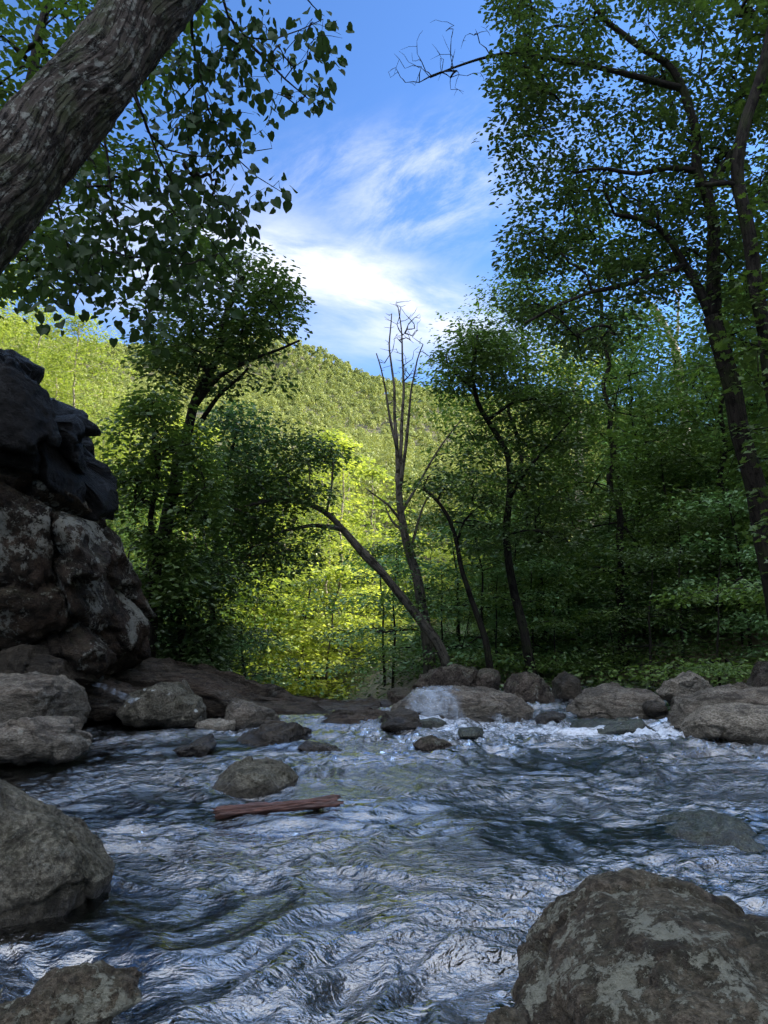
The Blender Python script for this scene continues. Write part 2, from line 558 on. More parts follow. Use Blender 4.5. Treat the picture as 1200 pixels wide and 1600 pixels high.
# ------------------------------------------------------------------ water
m, nt, out = new_mat('stream_water')
pos = nt.n('ShaderNodeNewGeometry').outputs['Position']
fo = nt.n('ShaderNodeAttribute', {'attribute_name': 'foam'}).outputs['Fac']
am = nt.n('ShaderNodeAttribute', {'attribute_name': 'calm'}).outputs['Fac']
mp = nt.n('ShaderNodeMapping', Vector=pos, Rotation=(0, 0, R_(-14)), Scale=(0.75, 1.25, 1)).outputs[0]
r1 = nt.noise(mp, 15, 4, 0.55, 0.6)
r2 = nt.noise(mp, 44, 3, 0.55, 0.5)
hh = nt.math('ADD', nt.math('MULTIPLY', nt.math('ABSOLUTE', nt.math('SUBTRACT', r1, 0.5)), 1.5), nt.math('MULTIPLY', r2, 0.35))
bp = nt.n('ShaderNodeBump', Strength=nt.math('MULTIPLY', am, 1.0), Distance=0.020, Height=hh)
fr = nt.n('ShaderNodeFresnel', IOR=2.5, Normal=bp.outputs[0])
gl = nt.n('ShaderNodeBsdfGlossy', Color=(1, 1, 1, 1), Roughness=0.02, Normal=bp.outputs[0])
tr = nt.n('ShaderNodeBsdfTransparent', Color=(0.22, 0.30, 0.25, 1))
mx = nt.n('ShaderNodeMixShader', i0=fr.outputs[0], i1=tr.outputs[0], i2=gl.outputs[0])
fn = nt.noise(nt.n('ShaderNodeMapping', Vector=pos, Scale=(1, 0.8, 1)).outputs[0], 26, 7, 0.72, 0.6)
fn2 = nt.noise(nt.n('ShaderNodeMapping', Vector=pos, Rotation=(0, 0, 0.2), Scale=(1, 2.2, 1)).outputs[0], 6, 5, 0.65, 1.0)
fm = nt.step(nt.math('ADD', nt.math('ADD', fo, nt.math('MULTIPLY', nt.math('SUBTRACT', fn, 0.5), 1.7)), nt.math('MULTIPLY', nt.math('SUBTRACT', fn2, 0.5), 2.2)), 0.5, 1.45)
fm = nt.math('MULTIPLY', fm, nt.step(fo, 0.02, 0.2))
fd = nt.n('ShaderNodeBsdfPrincipled', Base_Color=(0.50, 0.56, 0.64, 1), Roughness=0.6, Normal=bp.outputs[0])
fmix = nt.n('ShaderNodeMixShader', i0=nt.math('MULTIPLY', fm, 0.85), i1=mx.outputs[0], i2=fd.outputs[0])
nt.L.new(fmix.outputs[0], out.inputs[0])
M_water = m

m, nt, out = new_mat('water_sheet_film')
pos = nt.n('ShaderNodeNewGeometry').outputs['Position']
st_ = nt.noise(nt.n('ShaderNodeMapping', Vector=pos, Scale=(9, 4, 1.2)).outputs[0], 1.5, 5, 0.6, 0.4)
fo = nt.n('ShaderNodeAttribute', {'attribute_name': 'foam'}).outputs['Fac']
fa = nt.step(nt.math('ADD', fo, nt.math('MULTIPLY', nt.math('SUBTRACT', st_, 0.5), 1.6)), 0.2, 0.95)
bp = nt.n('ShaderNodeBump', Strength=0.4, Distance=0.02, Height=st_)
wf = nt.n('ShaderNodeBsdfPrincipled', Base_Color=(0.36, 0.43, 0.52, 1), Roughness=0.22, Normal=bp.outputs[0])
tr = nt.n('ShaderNodeBsdfTransparent')
mx = nt.n('ShaderNodeMixShader', i0=nt.math('MULTIPLY', fa, 0.45), i1=tr.outputs[0], i2=wf.outputs[0])
nt.L.new(mx.outputs[0], out.inputs[0])
M_film = m

wx = np.concatenate([np.arange(-9, -4, 0.08), np.arange(-4, 4.6, 0.0175), np.arange(4.6, 9.5, 0.07)])
ys = [0.6]
while ys[-1] < 13.8:
    ys.append(ys[-1] + max(0.009, 0.0042 * ys[-1]))
wy = np.array(ys)
WX, WY = np.meshgrid(wx, wy)


def water_base(x, y):
    z = 0.16 * sstep(8.6, 12.5, y + 0.25 * np.sin(x * 1.7)) * sstep(-0.2, 0.9, x) - 0.5 * sstep(11.2, 12.8, y) * (1 - sstep(-0.4, 0.6, x))
    z = z + 0.05 * np.sin(x * 1.3 + y * 0.4) * 0.3
    return z


def g2(x, y, cx, cy, sx_, sy_):
    return np.exp(-((x - cx) / sx_) ** 2 - ((y - cy) / sy_) ** 2)


def water_fields(x, y):
    sh = x.shape
    xf, yf = x.ravel(), y.ravel()
    Z0 = np.zeros_like(xf)
    wxp = perlin(np.stack([xf * 0.9, yf * 0.9, Z0 + 4], -1)) * 0.55
    wyp = perlin(np.stack([xf * 0.9, yf * 0.9, Z0 + 9], -1)) * 0.55
    a = R_(12)
    u = (xf + wxp) * math.cos(a) + (yf + wyp) * math.sin(a)
    v = -(xf + wxp) * math.sin(a) + (yf + wyp) * math.cos(a)
    rgh = np.clip(0.9 + 0.9 * perlin(np.stack([u * 0.55, v * 1.15, Z0 + 51], -1)), 0.5, 1.4)
    h = 0.046 * perlin(np.stack([u * 0.75, v * 1.5, Z0], -1))
    h += 0.028 * (1 - 2.2 * np.abs(perlin(np.stack([u * 1.5, v * 3.0, Z0 + 2], -1))))
    h += 0.022 * (0.45 + 0.55 * rgh) * (1 - 2.2 * np.abs(perlin(np.stack([u * 3.6, v * 6.6, Z0 + 5], -1))))
    h += 0.0080 * rgh * (1 - 2.0 * np.abs(perlin(np.stack([u * 8, v * 13.0, Z0 + 7], -1))))
    h += 0.0030 * rgh * perlin(np.stack([u * 19, v * 28.0, Z0 + 7], -1))
    calm = 1 - 0.93 * np.maximum(g2(xf, yf, -3.6, 5.6, 1.5, 1.3), g2(xf, yf, -3.0, 3.6, 1.0, 0.8))
    calm *= 1 - 0.45 * g2(xf, yf, 2.3, 3.9, 0.9, 0.8)
    rap = g2(xf, yf, 2.4, 8.4, 2.6, 1.8) + 0.9 * g2(xf, yf, 0.8, 9.6, 1.1, 2.0)
    h = h * calm * (1 + 1.1 * np.clip(rap, 0, 1))
    foam = 0.95 * g2(xf, yf, 3.9, 7.9, 1.5, 0.40) + 0.8 * g2(xf, yf, 2.2, 8.4, 1.5, 0.75) + 0.85 * g2(xf, yf, 0.55, 9.6, 0.55, 1.1) + 0.35 * g2(xf, yf, 1.3, 7.2, 2.0, 1.0)
    foam += 0.8 * g2(xf, yf, 1.5, 10.4, 0.6, 1.3) + 0.5 * g2(xf, yf, -1.4, 8.6, 0.7, 0.4) + 0.2 * g2(xf, yf, -0.9, 6.6, 0.5, 0.4)
    foam += 0.12 + 0.10 * perlin(np.stack([u * 0.7, v * 1.6, Z0 + 31], -1))
    foam *= np.clip(calm * 1.2 - 0.2, 0, 1)
    sp = np.clip(foam - 0.5, 0, 1)
    h += sp * 0.06 * np.clip(fbm(np.stack([xf * 7, yf * 6, Z0], -1), 4) + 0.1, -0.2, 1)
    # hollow where the current folds, lower middle of the pool
    h -= 0.05 * g2(xf, yf, 0.28, 2.42, 0.22, 0.10)
    h += 0.035 * g2(xf, yf, 0.25, 2.62, 0.25, 0.08)
    h += 0.05 * g2(xf, yf, 1.75, 4.25, 0.28, 0.22)
    return (water_base(xf, yf) + h).reshape(sh), foam, calm * rgh


WZ, foam, calm = water_fields(WX, WY)
tag(link('water', grid_mesh('water', WX, WY, WZ, M_water, {'foam': ('FLOAT', foam), 'calm': ('FLOAT', calm)})), kind='structure')

# ------------------------------------------------------------------ rocks
_ico = {}


def ico(lv):
    if lv not in _ico:
        bm = bmesh.new()
        bmesh.ops.create_icosphere(bm, subdivisions=lv, radius=1)
        V = np.array([v.co[:] for v in bm.verts])
        Fc = np.array([[v.index for v in f.verts] for f in bm.faces])
        bm.free()
        _ico[lv] = (V, Fc)
    return _ico[lv]


def cells(p, K, rg, ext, amp, tilt):
    S = rg.uniform(-1, 1, (K, 3)) * ext
    a = rg.uniform(-1, 1, K) * amp
    g = rg.normal(0, tilt, (K, 3))
    best = np.full(len(p), 1e9)
    sec = np.full(len(p), 1e9)
    val = np.zeros(len(p))
    for k in range(K):
        d = p - S[k]
        q = np.sqrt((d * d).sum(1))
        v = a[k] + d @ g[k]
        m = q < best
        sec = np.where(m, best, np.minimum(sec, q))
        val = np.where(m, v, val)
        best = np.where(m, q, best)
    edge = sec - best
    return val, edge


def rock(name, label, poly, Y, thick, mat, lv=5, seed=0, rough=0.10, facets=8, fdepth=0.88, box=0.75, cat='rock', group=None,
         freq=1.6, lay=0.0, laydir=(0.1, 0.2, 1), cy=None, skew=(0, 0), dz=0.0, fmin=0.55, ncell=14, cellamp=0.045, tiltk=1.6):
    """poly: silhouette in picture pixels at distance Y -> closed boulder `thick` metres deep each way."""
    rg = np.random.default_rng(100 + seed)
    pts = np.array([P(px, py, Y)[[0, 2]] for px, py in poly])
    x0, x1 = pts[:, 0].min(), pts[:, 0].max()
    z0, z1 = pts[:, 1].min(), pts[:, 1].max()
    c = np.array([(x0 + x1) / 2, (z0 + z1) / 2])
    # dense boundary -> polar profile
    q = np.concatenate([pts, pts[:1]])
    dense = np.concatenate([q[i] + (q[i + 1] - q[i]) * np.linspace(0, 1, 24, endpoint=False)[:, None] for i in range(len(pts))])
    sx_, sz_ = (x1 - x0) / 2, (z1 - z0) / 2
    dn = (dense - c) / [sx_, sz_]
    ang = np.arctan2(dn[:, 1], dn[:, 0])
    rad = np.linalg.norm(dn, axis=1)
    o = np.argsort(ang)
    ang, rad = ang[o], rad[o]
    V, Fc = ico(lv)
    D = V.copy()
    for k in range(facets):
        n = rg.normal(size=3)
        n /= np.linalg.norm(n)
        d = rg.uniform(fmin, 0.88)
        e = D @ n - d
        D = D - np.clip(e, 0, None)[:, None] * n * fdepth
    th = np.arctan2(D[:, 2], D[:, 0])
    rho = np.hypot(D[:, 0], D[:, 2])
    # normalise so the silhouette keeps the profile
    r = np.interp(th, ang, rad, period=2 * math.pi)
    rr = np.clip(rho, 0, 1) ** box
    Xl = sx_ * r * rr * np.cos(th)
    Zl = sz_ * r * rr * np.sin(th)
    Yl = thick * D[:, 1]
    Yl = np.sign(Yl) * thick * (np.abs(Yl) / thick) ** 0.85
    Yl = Yl + skew[0] * Zl
    Vn = np.stack([Xl, Yl, Zl], -1)
    L = (sx_ + sz_ + thick) / 3
    nrm = V / np.array([sx_, thick, sz_])
    nrm /= np.linalg.norm(nrm, axis=1)[:, None]
    s = seed * 7.7
    f = freq / L
    dsp = fbm(Vn * f + s, 5, gain=0.5) * rough * L * 1.3
    dsp += (fbm(Vn * f * 1.7 + s + 5, 4, ridged=True) - 0.3) * rough * L * 0.5
    # blocky steps
    blk = perlin(Vn * f * 2.2 + s + 9)
    dsp += np.round(blk * 3) / 3 * rough * L * 0.22
    if lay:
        ld = np.array(laydir) / np.linalg.norm(laydir)
        t = (Vn @ ld) / L * 7 + fbm(Vn * f + 31, 3) * 1.4
        saw = t - np.floor(t)
        dsp += (sstep(0, 0.25, saw) - saw) * lay * L
    pw = Vn + 0.10 * L * np.stack([perlin(Vn * f * 2 + 3), perlin(Vn * f * 2 + 8), perlin(Vn * f * 2 + 13)], -1)
    cv, ce = cells(pw, ncell, rg, np.array([sx_, thick, sz_]) * 1.1, cellamp * L, cellamp * tiltk)
    dsp += np.clip(cv, -2.2 * cellamp * L, 2.2 * cellamp * L) - cellamp * L * 0.9 * (1 - sstep(0, 0.06 * L, ce))
    Vn = Vn + nrm * dsp[:, None]
    if thick * 2 > 0:
        dsp2 = fbm(Vn * 14 + s, 4, gain=0.6) * 0.014 + (fbm(Vn * 5.5 + s, 3, ridged=True) - 0.3) * min(0.03, 0.05 * L) + fbm(Vn * 45 + s, 2) * 0.004
        Vn = Vn + nrm * dsp2[:, None]
    me = mesh_np(name, Vn, Fc, np.full(len(Fc), 3), mat, True)
    ob = link(name, me, None, (c[0], Y if cy is None else cy, c[1] + dz))
    tag(ob, label, cat, group)
    return ob


def ell(x0, x1, y0, y1, flat=0.0, n=14):
    cx, cy = (x0 + x1) / 2, (y0 + y1) / 2
    return [(cx + (x1 - x0) / 2 * math.copysign(abs(math.cos(t)) ** 0.8, math.cos(t)),
             cy - (y1 - y0) / 2 * math.copysign(abs(math.sin(t)) ** (0.8 - flat), math.sin(t))) for t in np.linspace(0, 2 * math.pi, n, endpoint=False)]


grey = rock_mat('grey_boulder', (0.062, 0.057, 0.044), (0.185, 0.172, 0.138), lich=0.14, spots=0.9, wet=0.06, moss=0.10, bump=0.7)
brown = rock_mat('lichen_boulder', (0.046, 0.037, 0.027), (0.155, 0.128, 0.095), lichen=(0.31, 0.305, 0.24), lich=0.52, lscale=8.0, wet=-0.12, moss=0.12, bump=0.9, strata=0.12, crk=0.0)
slate = rock_mat('slate_boulder', (0.068, 0.061, 0.050), (0.205, 0.188, 0.158), lich=0.16, wet=0.07, strata=0.8, bump=0.55, rust=0.15)
pale = rock_mat('pale_boulder', (0.115, 0.103, 0.083), (0.31, 0.283, 0.235), lich=0.16, wet=0.05, strata=0.4, bump=0.6)
dark = rock_mat('dark_wet_rock', (0.022, 0.019, 0.015), (0.07, 0.060, 0.047), lich=0.06, wet=0.15, strata=0.3, bump=0.5, gloss=0.45)
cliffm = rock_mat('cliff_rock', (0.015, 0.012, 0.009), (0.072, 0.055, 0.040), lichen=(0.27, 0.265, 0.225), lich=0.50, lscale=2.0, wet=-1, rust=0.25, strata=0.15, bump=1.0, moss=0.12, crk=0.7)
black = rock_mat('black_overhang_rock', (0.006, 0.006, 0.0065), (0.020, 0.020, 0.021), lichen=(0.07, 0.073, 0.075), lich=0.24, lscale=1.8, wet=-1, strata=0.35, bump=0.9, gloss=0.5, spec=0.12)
ledge = rock_mat('ledge_bedrock', (0.035, 0.029, 0.022), (0.12, 0.10, 0.078), lich=0.10, wet=0.05, strata=1.3, bump=0.8, rust=0.2)
wetg = rock_mat('submerged_stone', (0.04, 0.055, 0.045), (0.085, 0.105, 0.08), lich=0.03, wet=0.3, bump=0.4, gloss=0.3)
pink = rock_mat('brown_lichen_rock', (0.045, 0.037, 0.031), (0.135, 0.113, 0.095), lich=0.22, lscale=4, wet=0.0, bump=0.8, moss=0.2)

rock('boulder', 'huge brown boulder with pale green lichen crust in the lower right corner', [(775, 1680), (800, 1570), (850, 1500), (905, 1437), (960, 1395), (1020, 1376), (1090, 1392), (1150, 1412), (1230, 1440), (1330, 1560), (1340, 1720), (1100, 1760), (850, 1760)],
     2.05, 0.55, brown, 7, 3, 0.045, 5, 0.6, 0.8, 'boulder', dz=-0.035, cellamp=0.025)
rock('stone', 'small grey stone tucked against the foot of the huge lichen boulder', [(758, 1625), (762, 1585), (790, 1575), (830, 1590), (850, 1640), (800, 1660)], 1.78, 0.08, brown, 5, 4, 0.08, cat='stone')
rock('boulder', 'grey boulder with round white lichen spots at the left edge of the near water', [(-96, 1440), (-101, 1290), (-66, 1232), (-6, 1217), (34, 1240), (74, 1262), (119, 1290), (149, 1335), (162, 1365), (156, 1420), (104, 1480), (4, 1510)],
     3.15, 0.27, grey, 7, 5, 0.05, 7, 0.7, 0.75, 'boulder', dz=0.0, fmin=0.74, cellamp=0.03)
rock('rock', 'low brown rock ridge breaking the water in the lower left corner', [(-60, 1640), (-30, 1590), (60, 1545), (130, 1500), (165, 1492), (195, 1515), (235, 1518), (270, 1540), (200, 1580), (120, 1640), (30, 1680)],
     2.15, 0.14, brown, 6, 6, 0.13, 8, 0.8, 0.8)
rock('boulder', 'flat-topped grey boulder beside the water below the dark cliff, upper of two', [(-60, 1140), (-60, 1060), (20, 1052), (75, 1060), (108, 1082), (119, 1115), (112, 1140), (40, 1155)], 7.35, 0.7, slate, 6, 7, 0.05, 8, 0.8, 0.65, 'boulder')
rock('boulder', 'cracked brown-grey boulder at the waterline, lower of the two by the cliff', [(-50, 1195), (-50, 1130), (20, 1122), (60, 1118), (100, 1128), (146, 1150), (150, 1172), (80, 1190)], 6.75, 0.55, slate, 6, 8, 0.08, 9, 0.85, 0.65, 'boulder')
rock('boulder', 'grey domed boulder in front of the long bedrock ledge', [(190, 1112), (205, 1085), (232, 1070), (262, 1064), (285, 1070), (300, 1082), (325, 1088), (339, 1108), (335, 1135), (280, 1150), (215, 1145)], 9.3, 0.6, grey, 6, 9, 0.06, 9, 0.8, 0.75, 'boulder')
rock('rock', 'flat blue-grey rock between the domed boulder and the ledge', [(340, 1140), (347, 1105), (362, 1092), (395, 1095), (425, 1112), (440, 1135), (390, 1150)], 9.1, 0.4, slate, 5, 10, 0.05)
rock('rock', 'dark angular rock in midstream with a pointed left end', [(352, 1165), (385, 1150), (410, 1132), (435, 1126), (470, 1128), (488, 1142), (492, 1165), (450, 1182), (400, 1182)], 7.6, 0.35, dark, 6, 11, 0.09, 9, 0.9)
rock('boulder', 'rounded grey-brown boulder in the stream upstream of the log', [(330, 1215), (352, 1195), (375, 1180), (412, 1173), (445, 1182), (461, 1203), (455, 1228), (420, 1250), (360, 1245)], 5.55, 0.36, grey, 6, 12, 0.07, 7, 0.7, 0.75, 'boulder', dz=-0.06, fmin=0.68)
rock('rock', 'small tan slab half out of the water beside the domed boulder', ell(308, 372, 1122, 1146), 8.6, 0.2, pale, 5, 13, 0.07)
rock('rock', 'low slick slab barely above the water left of midstream', [(262, 1172), (300, 1160), (330, 1150), (340, 1165), (330, 1180), (290, 1190)], 7.0, 0.22, dark, 5, 14, 0.06)
rock('rock', 'narrow dark slab trailing right of the angular rock', [(455, 1168), (480, 1160), (510, 1163), (535, 1172), (500, 1182)], 7.1, 0.15, dark, 5, 15, 0.06)
rock('rock', 'small brown rock washed by the current in the centre of the rapids', [(645, 1165), (650, 1153), (675, 1149), (703, 1158), (708, 1172), (675, 1180)], 7.3, 0.18, pink, 5, 16, 0.09)
rock('rock', 'dark wet rock at the left foot of the water-covered dome', [(594, 1135), (602, 1115), (625, 1107), (655, 1112), (666, 1132), (650, 1150), (610, 1150)], 8.7, 0.3, dark, 5, 17, 0.09)
rock('boulder', 'broad smooth grey dome with water sheeting over its left side', [(600, 1130), (615, 1102), (650, 1078), (700, 1073), (755, 1076), (800, 1088), (830, 1108), (835, 1135), (760, 1150), (650, 1150)], 10.2, 0.75, slate, 7, 18, 0.03, 5, 0.5, 0.75, 'boulder', cellamp=0.012, fmin=0.75)
rock('rock', 'knobbly brown rock behind the water-covered dome', [(642, 1085), (650, 1055), (680, 1040), (720, 1033), (745, 1045), (752, 1080), (700, 1095)], 12.2, 0.6, pink, 6, 19, 0.09, 9)
rock('rock', 'brown block wedged between two larger rocks behind the dome', ell(740, 784, 1044, 1090), 12.0, 0.4, pink, 5, 20, 0.08)
rock('rock', 'low brown rock at the right end of the bedrock ledge', [(600, 1110), (612, 1078), (640, 1068), (665, 1080), (670, 1105), (640, 1120)], 12.6, 0.5, pink, 5, 40, 0.08)
rock('boulder', 'steep brown-purple boulder below the straight-trunked tree', [(775, 1105), (782, 1065), (800, 1048), (828, 1044), (850, 1060), (868, 1085), (872, 1115), (820, 1125)], 11.2, 0.55, pink, 6, 21, 0.09, 9, 0.8, 0.75, 'boulder')
rock('rock', 'small black rock in the gap right of the brown-purple boulder', [(860, 1105), (862, 1062), (880, 1050), (902, 1060), (908, 1100), (885, 1115)], 11.6, 0.35, dark, 5, 22, 0.1)
rock('boulder', 'flat layered grey boulder on the far bank right of centre', [(888, 1120), (893, 1090), (915, 1075), (960, 1072), (1010, 1076), (1036, 1092), (1040, 1125), (980, 1140), (920, 1140)], 9.9, 0.6, slate, 6, 23, 0.06, 8, 0.8, 0.6, 'boulder', lay=0.02)
rock('boulder', 'angular pale boulder perched on the bank slabs', [(1028, 1085), (1030, 1060), (1052, 1056), (1070, 1048), (1098, 1062), (1113, 1078), (1100, 1095), (1050, 1104)], 9.8, 0.4, pale, 6, 24, 0.05, 10, 0.9, 0.6, 'boulder')
rock('boulder', 'long slanting slab with a black wet underside on the right bank', [(1016, 1140), (1022, 1118), (1060, 1095), (1110, 1080), (1160, 1074), (1260, 1078), (1270, 1140), (1130, 1158)], 8.6, 0.6, slate, 6, 25, 0.05, 6, 0.7, 0.7, 'boulder', lay=0.015)
rock('boulder', 'smooth tan-grey slab in front at the right edge above the foam', [(1068, 1150), (1072, 1125), (1100, 1104), (1150, 1094), (1240, 1098), (1260, 1160), (1150, 1172)], 7.7, 0.45, pale, 6, 26, 0.04, 5, 0.6, 0.75, 'boulder')
rock('rock', 'dark rounded rock at the right edge under the trees', [(1160, 1078), (1172, 1055), (1195, 1036), (1260, 1030), (1280, 1080)], 10.6, 0.6, pink, 5, 27, 0.07)
rock('rock', 'flat greenish rock awash in the foaming rapid', [(892, 1142), (905, 1128), (950, 1120), (1000, 1124), (1018, 1142), (1000, 1168), (920, 1168)], 8.4, 0.4, wetg, 6, 28, 0.05)
rock('rock', 'small black stone left of the layered boulder', ell(838, 888, 1113, 1140), 9.4, 0.25, dark, 5, 29, 0.08)
rock('stone', 'small dark stone wedged beside the slanting slab', ell(1008, 1040, 1096, 1122), 9.1, 0.2, dark, 4, 30, 0.08, cat='stone')
rock('boulder', 'dark green boulder just under the surface on the right of the pool', [(1026, 1300), (1035, 1262), (1075, 1245), (1130, 1250), (1175, 1275), (1180, 1320), (1120, 1350), (1050, 1340)], 4.15, 0.35, wetg, 6, 31, 0.05, 6, 0.7, 0.8, 'boulder', dz=-0.09)
for k, (a, b_, c_, d_, yy_, tx_) in enumerate([(525, 585, 1222, 1250, 5.2, 'small sunken stone in the current above the log'), (690, 770, 1240, 1275, 4.7, 'mossy sunken stone below midstream'),
                                              (600, 690, 1330, 1375, 3.6, 'green sunken stone in the middle of the pool'), (640, 700, 1120, 1140, 8.9, 'small wet stone at the foot of the dome'),
                                              (715, 760, 1134, 1150, 8.2, 'small wet stone in the white water below the dome')]):
    rock('stone', tx_, ell(a, b_, c_, d_), yy_, 0.15, wetg, 4, 50 + k, 0.07, cat='stone', dz=(-0.10 if k < 3 else -0.02))

dome = [o for o in bpy.data.objects if o.get('label', '').startswith('broad smooth grey dome')][0]
dm = dome.data
nv = len(dm.vertices)
dv_ = np.zeros(nv * 3, np.float32)
dm.vertices.foreach_get('co', dv_)
dv_ = dv_.reshape(-1, 3).astype(float)
dn_ = np.zeros(nv * 3, np.float32)
dm.vertices.foreach_get('normal', dn_)
dn_ = dn_.reshape(-1, 3)
dw = dv_ + np.array(dome.location)
msk = g2(dw[:, 0], dw[:, 2], 0.62, 0.20, 0.50, 0.45) + 0.7 * g2(dw[:, 0], dw[:, 2], 1.45, 0.05, 0.35, 0.12) + 0.35 * fbm(np.stack([dw[:, 0] * 4, dw[:, 1] * 4, dw[:, 2] * 1.5], -1), 3)
tri = np.array([list(p.vertices) for p in dm.polygons])
ok_ = (msk[tri].min(1) > 0.42) & (dn_[tri][:, :, 1].mean(1) < 0.35) & (dn_[tri][:, :, 2].mean(1) > -0.1)
tri = tri[ok_]
used_ = np.unique(tri)
mp_ = np.full(nv, -1)
mp_[used_] = np.arange(len(used_))
fo_ = np.clip((msk[used_] - 0.42) * 1.6, 0, 0.75)
off_ = dn_[used_] * (0.006 + 0.008 * sstep(0.42, 0.8, msk[used_]) + 0.003 * perlin(np.stack([dw[used_, 0] * 16, dw[used_, 1] * 6, dw[used_, 2] * 4], -1)))[:, None]
tag(link('water_film', mesh_np('water_film', dw[used_] + off_, mp_[tri], np.full(len(tri), 3), M_film, True, {'foam': ('FLOAT', fo_), 'calm': ('FLOAT', np.full(len(used_), 0.22))})), kind='structure')
# ledge and cliff
rock('rock', 'low flat brown rock behind the right end of the bedrock ledge', [(500, 1112), (530, 1096), (580, 1092), (630, 1096), (650, 1118), (570, 1128)], 13.0, 0.9, ledge, 5, 41, 0.05)
rock('bedrock_ledge', 'long dark bedrock ledge sloping down to the right across the stream', [(130, 1060), (165, 1034), (230, 1040), (300, 1047), (345, 1058), (400, 1082), (480, 1097), (560, 1106), (612, 1114), (600, 1145), (520, 1148), (430, 1128), (330, 1110), (200, 1090)],
     11.4, 1.3, ledge, 7, 32, 0.035, 5, 0.5, 0.6, 'ledge', lay=0.05, laydir=(0.25, 0.3, 1))
rock('bedrock_ledge', 'lower bedrock shelf with a thin trickle at the foot of the cliff', [(85, 1100), (110, 1062), (150, 1052), (185, 1064), (215, 1080), (235, 1105), (200, 1125), (120, 1130)], 9.9, 0.9, ledge, 6, 33, 0.05, 6, 0.6, 0.7, 'ledge', lay=0.03)
rock('bedrock_ledge', 'low wet shelf running out from the ledge into the rapids', [(470, 1135), (500, 1118), (560, 1112), (610, 1120), (640, 1135), (600, 1155), (520, 1152)], 9.6, 0.7, ledge, 6, 34, 0.05, 6, 0.6, 0.7, 'ledge', lay=0.03)
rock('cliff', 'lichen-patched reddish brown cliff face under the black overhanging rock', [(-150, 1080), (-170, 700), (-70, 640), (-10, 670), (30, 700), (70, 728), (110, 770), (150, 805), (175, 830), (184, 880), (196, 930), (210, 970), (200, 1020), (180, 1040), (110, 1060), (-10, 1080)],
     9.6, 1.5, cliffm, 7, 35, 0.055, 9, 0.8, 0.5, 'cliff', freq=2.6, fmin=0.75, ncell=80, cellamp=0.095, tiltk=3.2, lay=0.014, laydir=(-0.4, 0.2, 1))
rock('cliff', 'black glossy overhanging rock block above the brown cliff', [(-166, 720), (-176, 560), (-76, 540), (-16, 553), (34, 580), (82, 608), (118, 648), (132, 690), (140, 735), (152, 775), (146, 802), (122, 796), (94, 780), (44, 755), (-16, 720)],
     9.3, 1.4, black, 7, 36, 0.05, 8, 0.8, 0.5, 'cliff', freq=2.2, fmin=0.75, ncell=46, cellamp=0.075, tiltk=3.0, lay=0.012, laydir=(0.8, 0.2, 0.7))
rock('rock', 'dark slab under the cliff foot above the flat-topped boulder', [(-60, 1070), (-50, 1020), (20, 1002), (90, 1012), (135, 1030), (150, 1060), (90, 1075)], 8.9, 0.8, dark, 6, 37, 0.06, 8)

# thin trickle over the shelf
tp = [P(140, 1071, 8.95), P(160, 1074, 8.85), P(178, 1083, 8.7), P(196, 1092, 8.5), P(210, 1100, 8.3)]
tp = np.array([np.array([np.interp(t, range(5), [q[i] for q in tp]) for i in range(3)]) for t in np.linspace(0, 4, 40)])
cr = np.linspace(-1, 1, 9)
XX = tp[:, 0][:, None] + cr * 0.02
YY = tp[:, 1][:, None] + cr * 0.028 * (np.linspace(0.3, 1.3, 40) * (1 + 0.4 * np.sin(np.arange(40) * 0.7)))[:, None] 
ZZ = tp[:, 2][:, None] + cr * 0.02 + 0.02
tag(link('water_trickle', grid_mesh('water_trickle', XX, YY, ZZ, M_film, {'foam': ('FLOAT', np.full(360, 0.42)), 'calm': ('FLOAT', np.full(360, 0.15))})), kind='structure')

# ------------------------------------------------------------------ driftwood log
m, nt, out = new_mat('red_rotten_wood')
at = nt.n('ShaderNodeAttribute', {'attribute_name': 'tube'}).outputs['Vector']
mp = nt.n('ShaderNodeMapping', Vector=at, Scale=(1, 1, 0.12)).outputs[0]
n1 = nt.noise(mp, 60, 6, 0.7, 0.4)
c = nt.ramp(n1, [(0.3, (0.02, 0.010, 0.008)), (0.48, (0.055, 0.020, 0.014)), (0.75, (0.15, 0.06, 0.038))])
bp = nt.n('ShaderNodeBump', Strength=0.9, Distance=0.012, Height=n1)
b = nt.n('ShaderNodeBsdfPrincipled', Base_Color=c, Roughness=0.55, Normal=bp.outputs[0])
nt.L.new(b.outputs[0], out.inputs[0])
M_log = m
a_, b_ = G(338, 1274, 0.05), G(530, 1260, 0.06)
ts = np.linspace(0, 1, 90)
lp = a_ + (b_ - a_) * ts[:, None]
lp[:, 2] += 0.012 + 0.02 * ts
lr = 0.034 + 0.004 * np.sin(ts * 9)
V, L_, S_, A_ = tubes([(lp, lr)], 40)
ax = (b_ - a_) / np.linalg.norm(b_ - a_)
cen = lp[np.clip((np.arange(len(V)) // 40), 0, 89)]
o_ = V - cen
dsp = fbm(np.stack([A_[:, 0] * 50, A_[:, 1] * 50, A_[:, 2] * 5], -1), 4, ridged=True)
tt = np.repeat(ts, 40)
notch = 1 - 0.6 * (np.sin(np.arctan2(A_[:, 1], A_[:, 0]) + 2.0) > 0.4) * (tt < 0.45) - 0.30 * (np.sin(np.arctan2(A_[:, 1], A_[:, 0])) > 0.5) * (tt > 0.72)
big_ = fbm(np.stack([A_[:, 0] * 22, A_[:, 1] * 22, A_[:, 2] * 7 + 4], -1), 3)
th_ = np.arctan2(A_[:, 1], A_[:, 0])
sq = 1 / (np.abs(np.cos(th_ + 0.3)) ** 5 + np.abs(np.sin(th_ + 0.3)) ** 5) ** 0.2
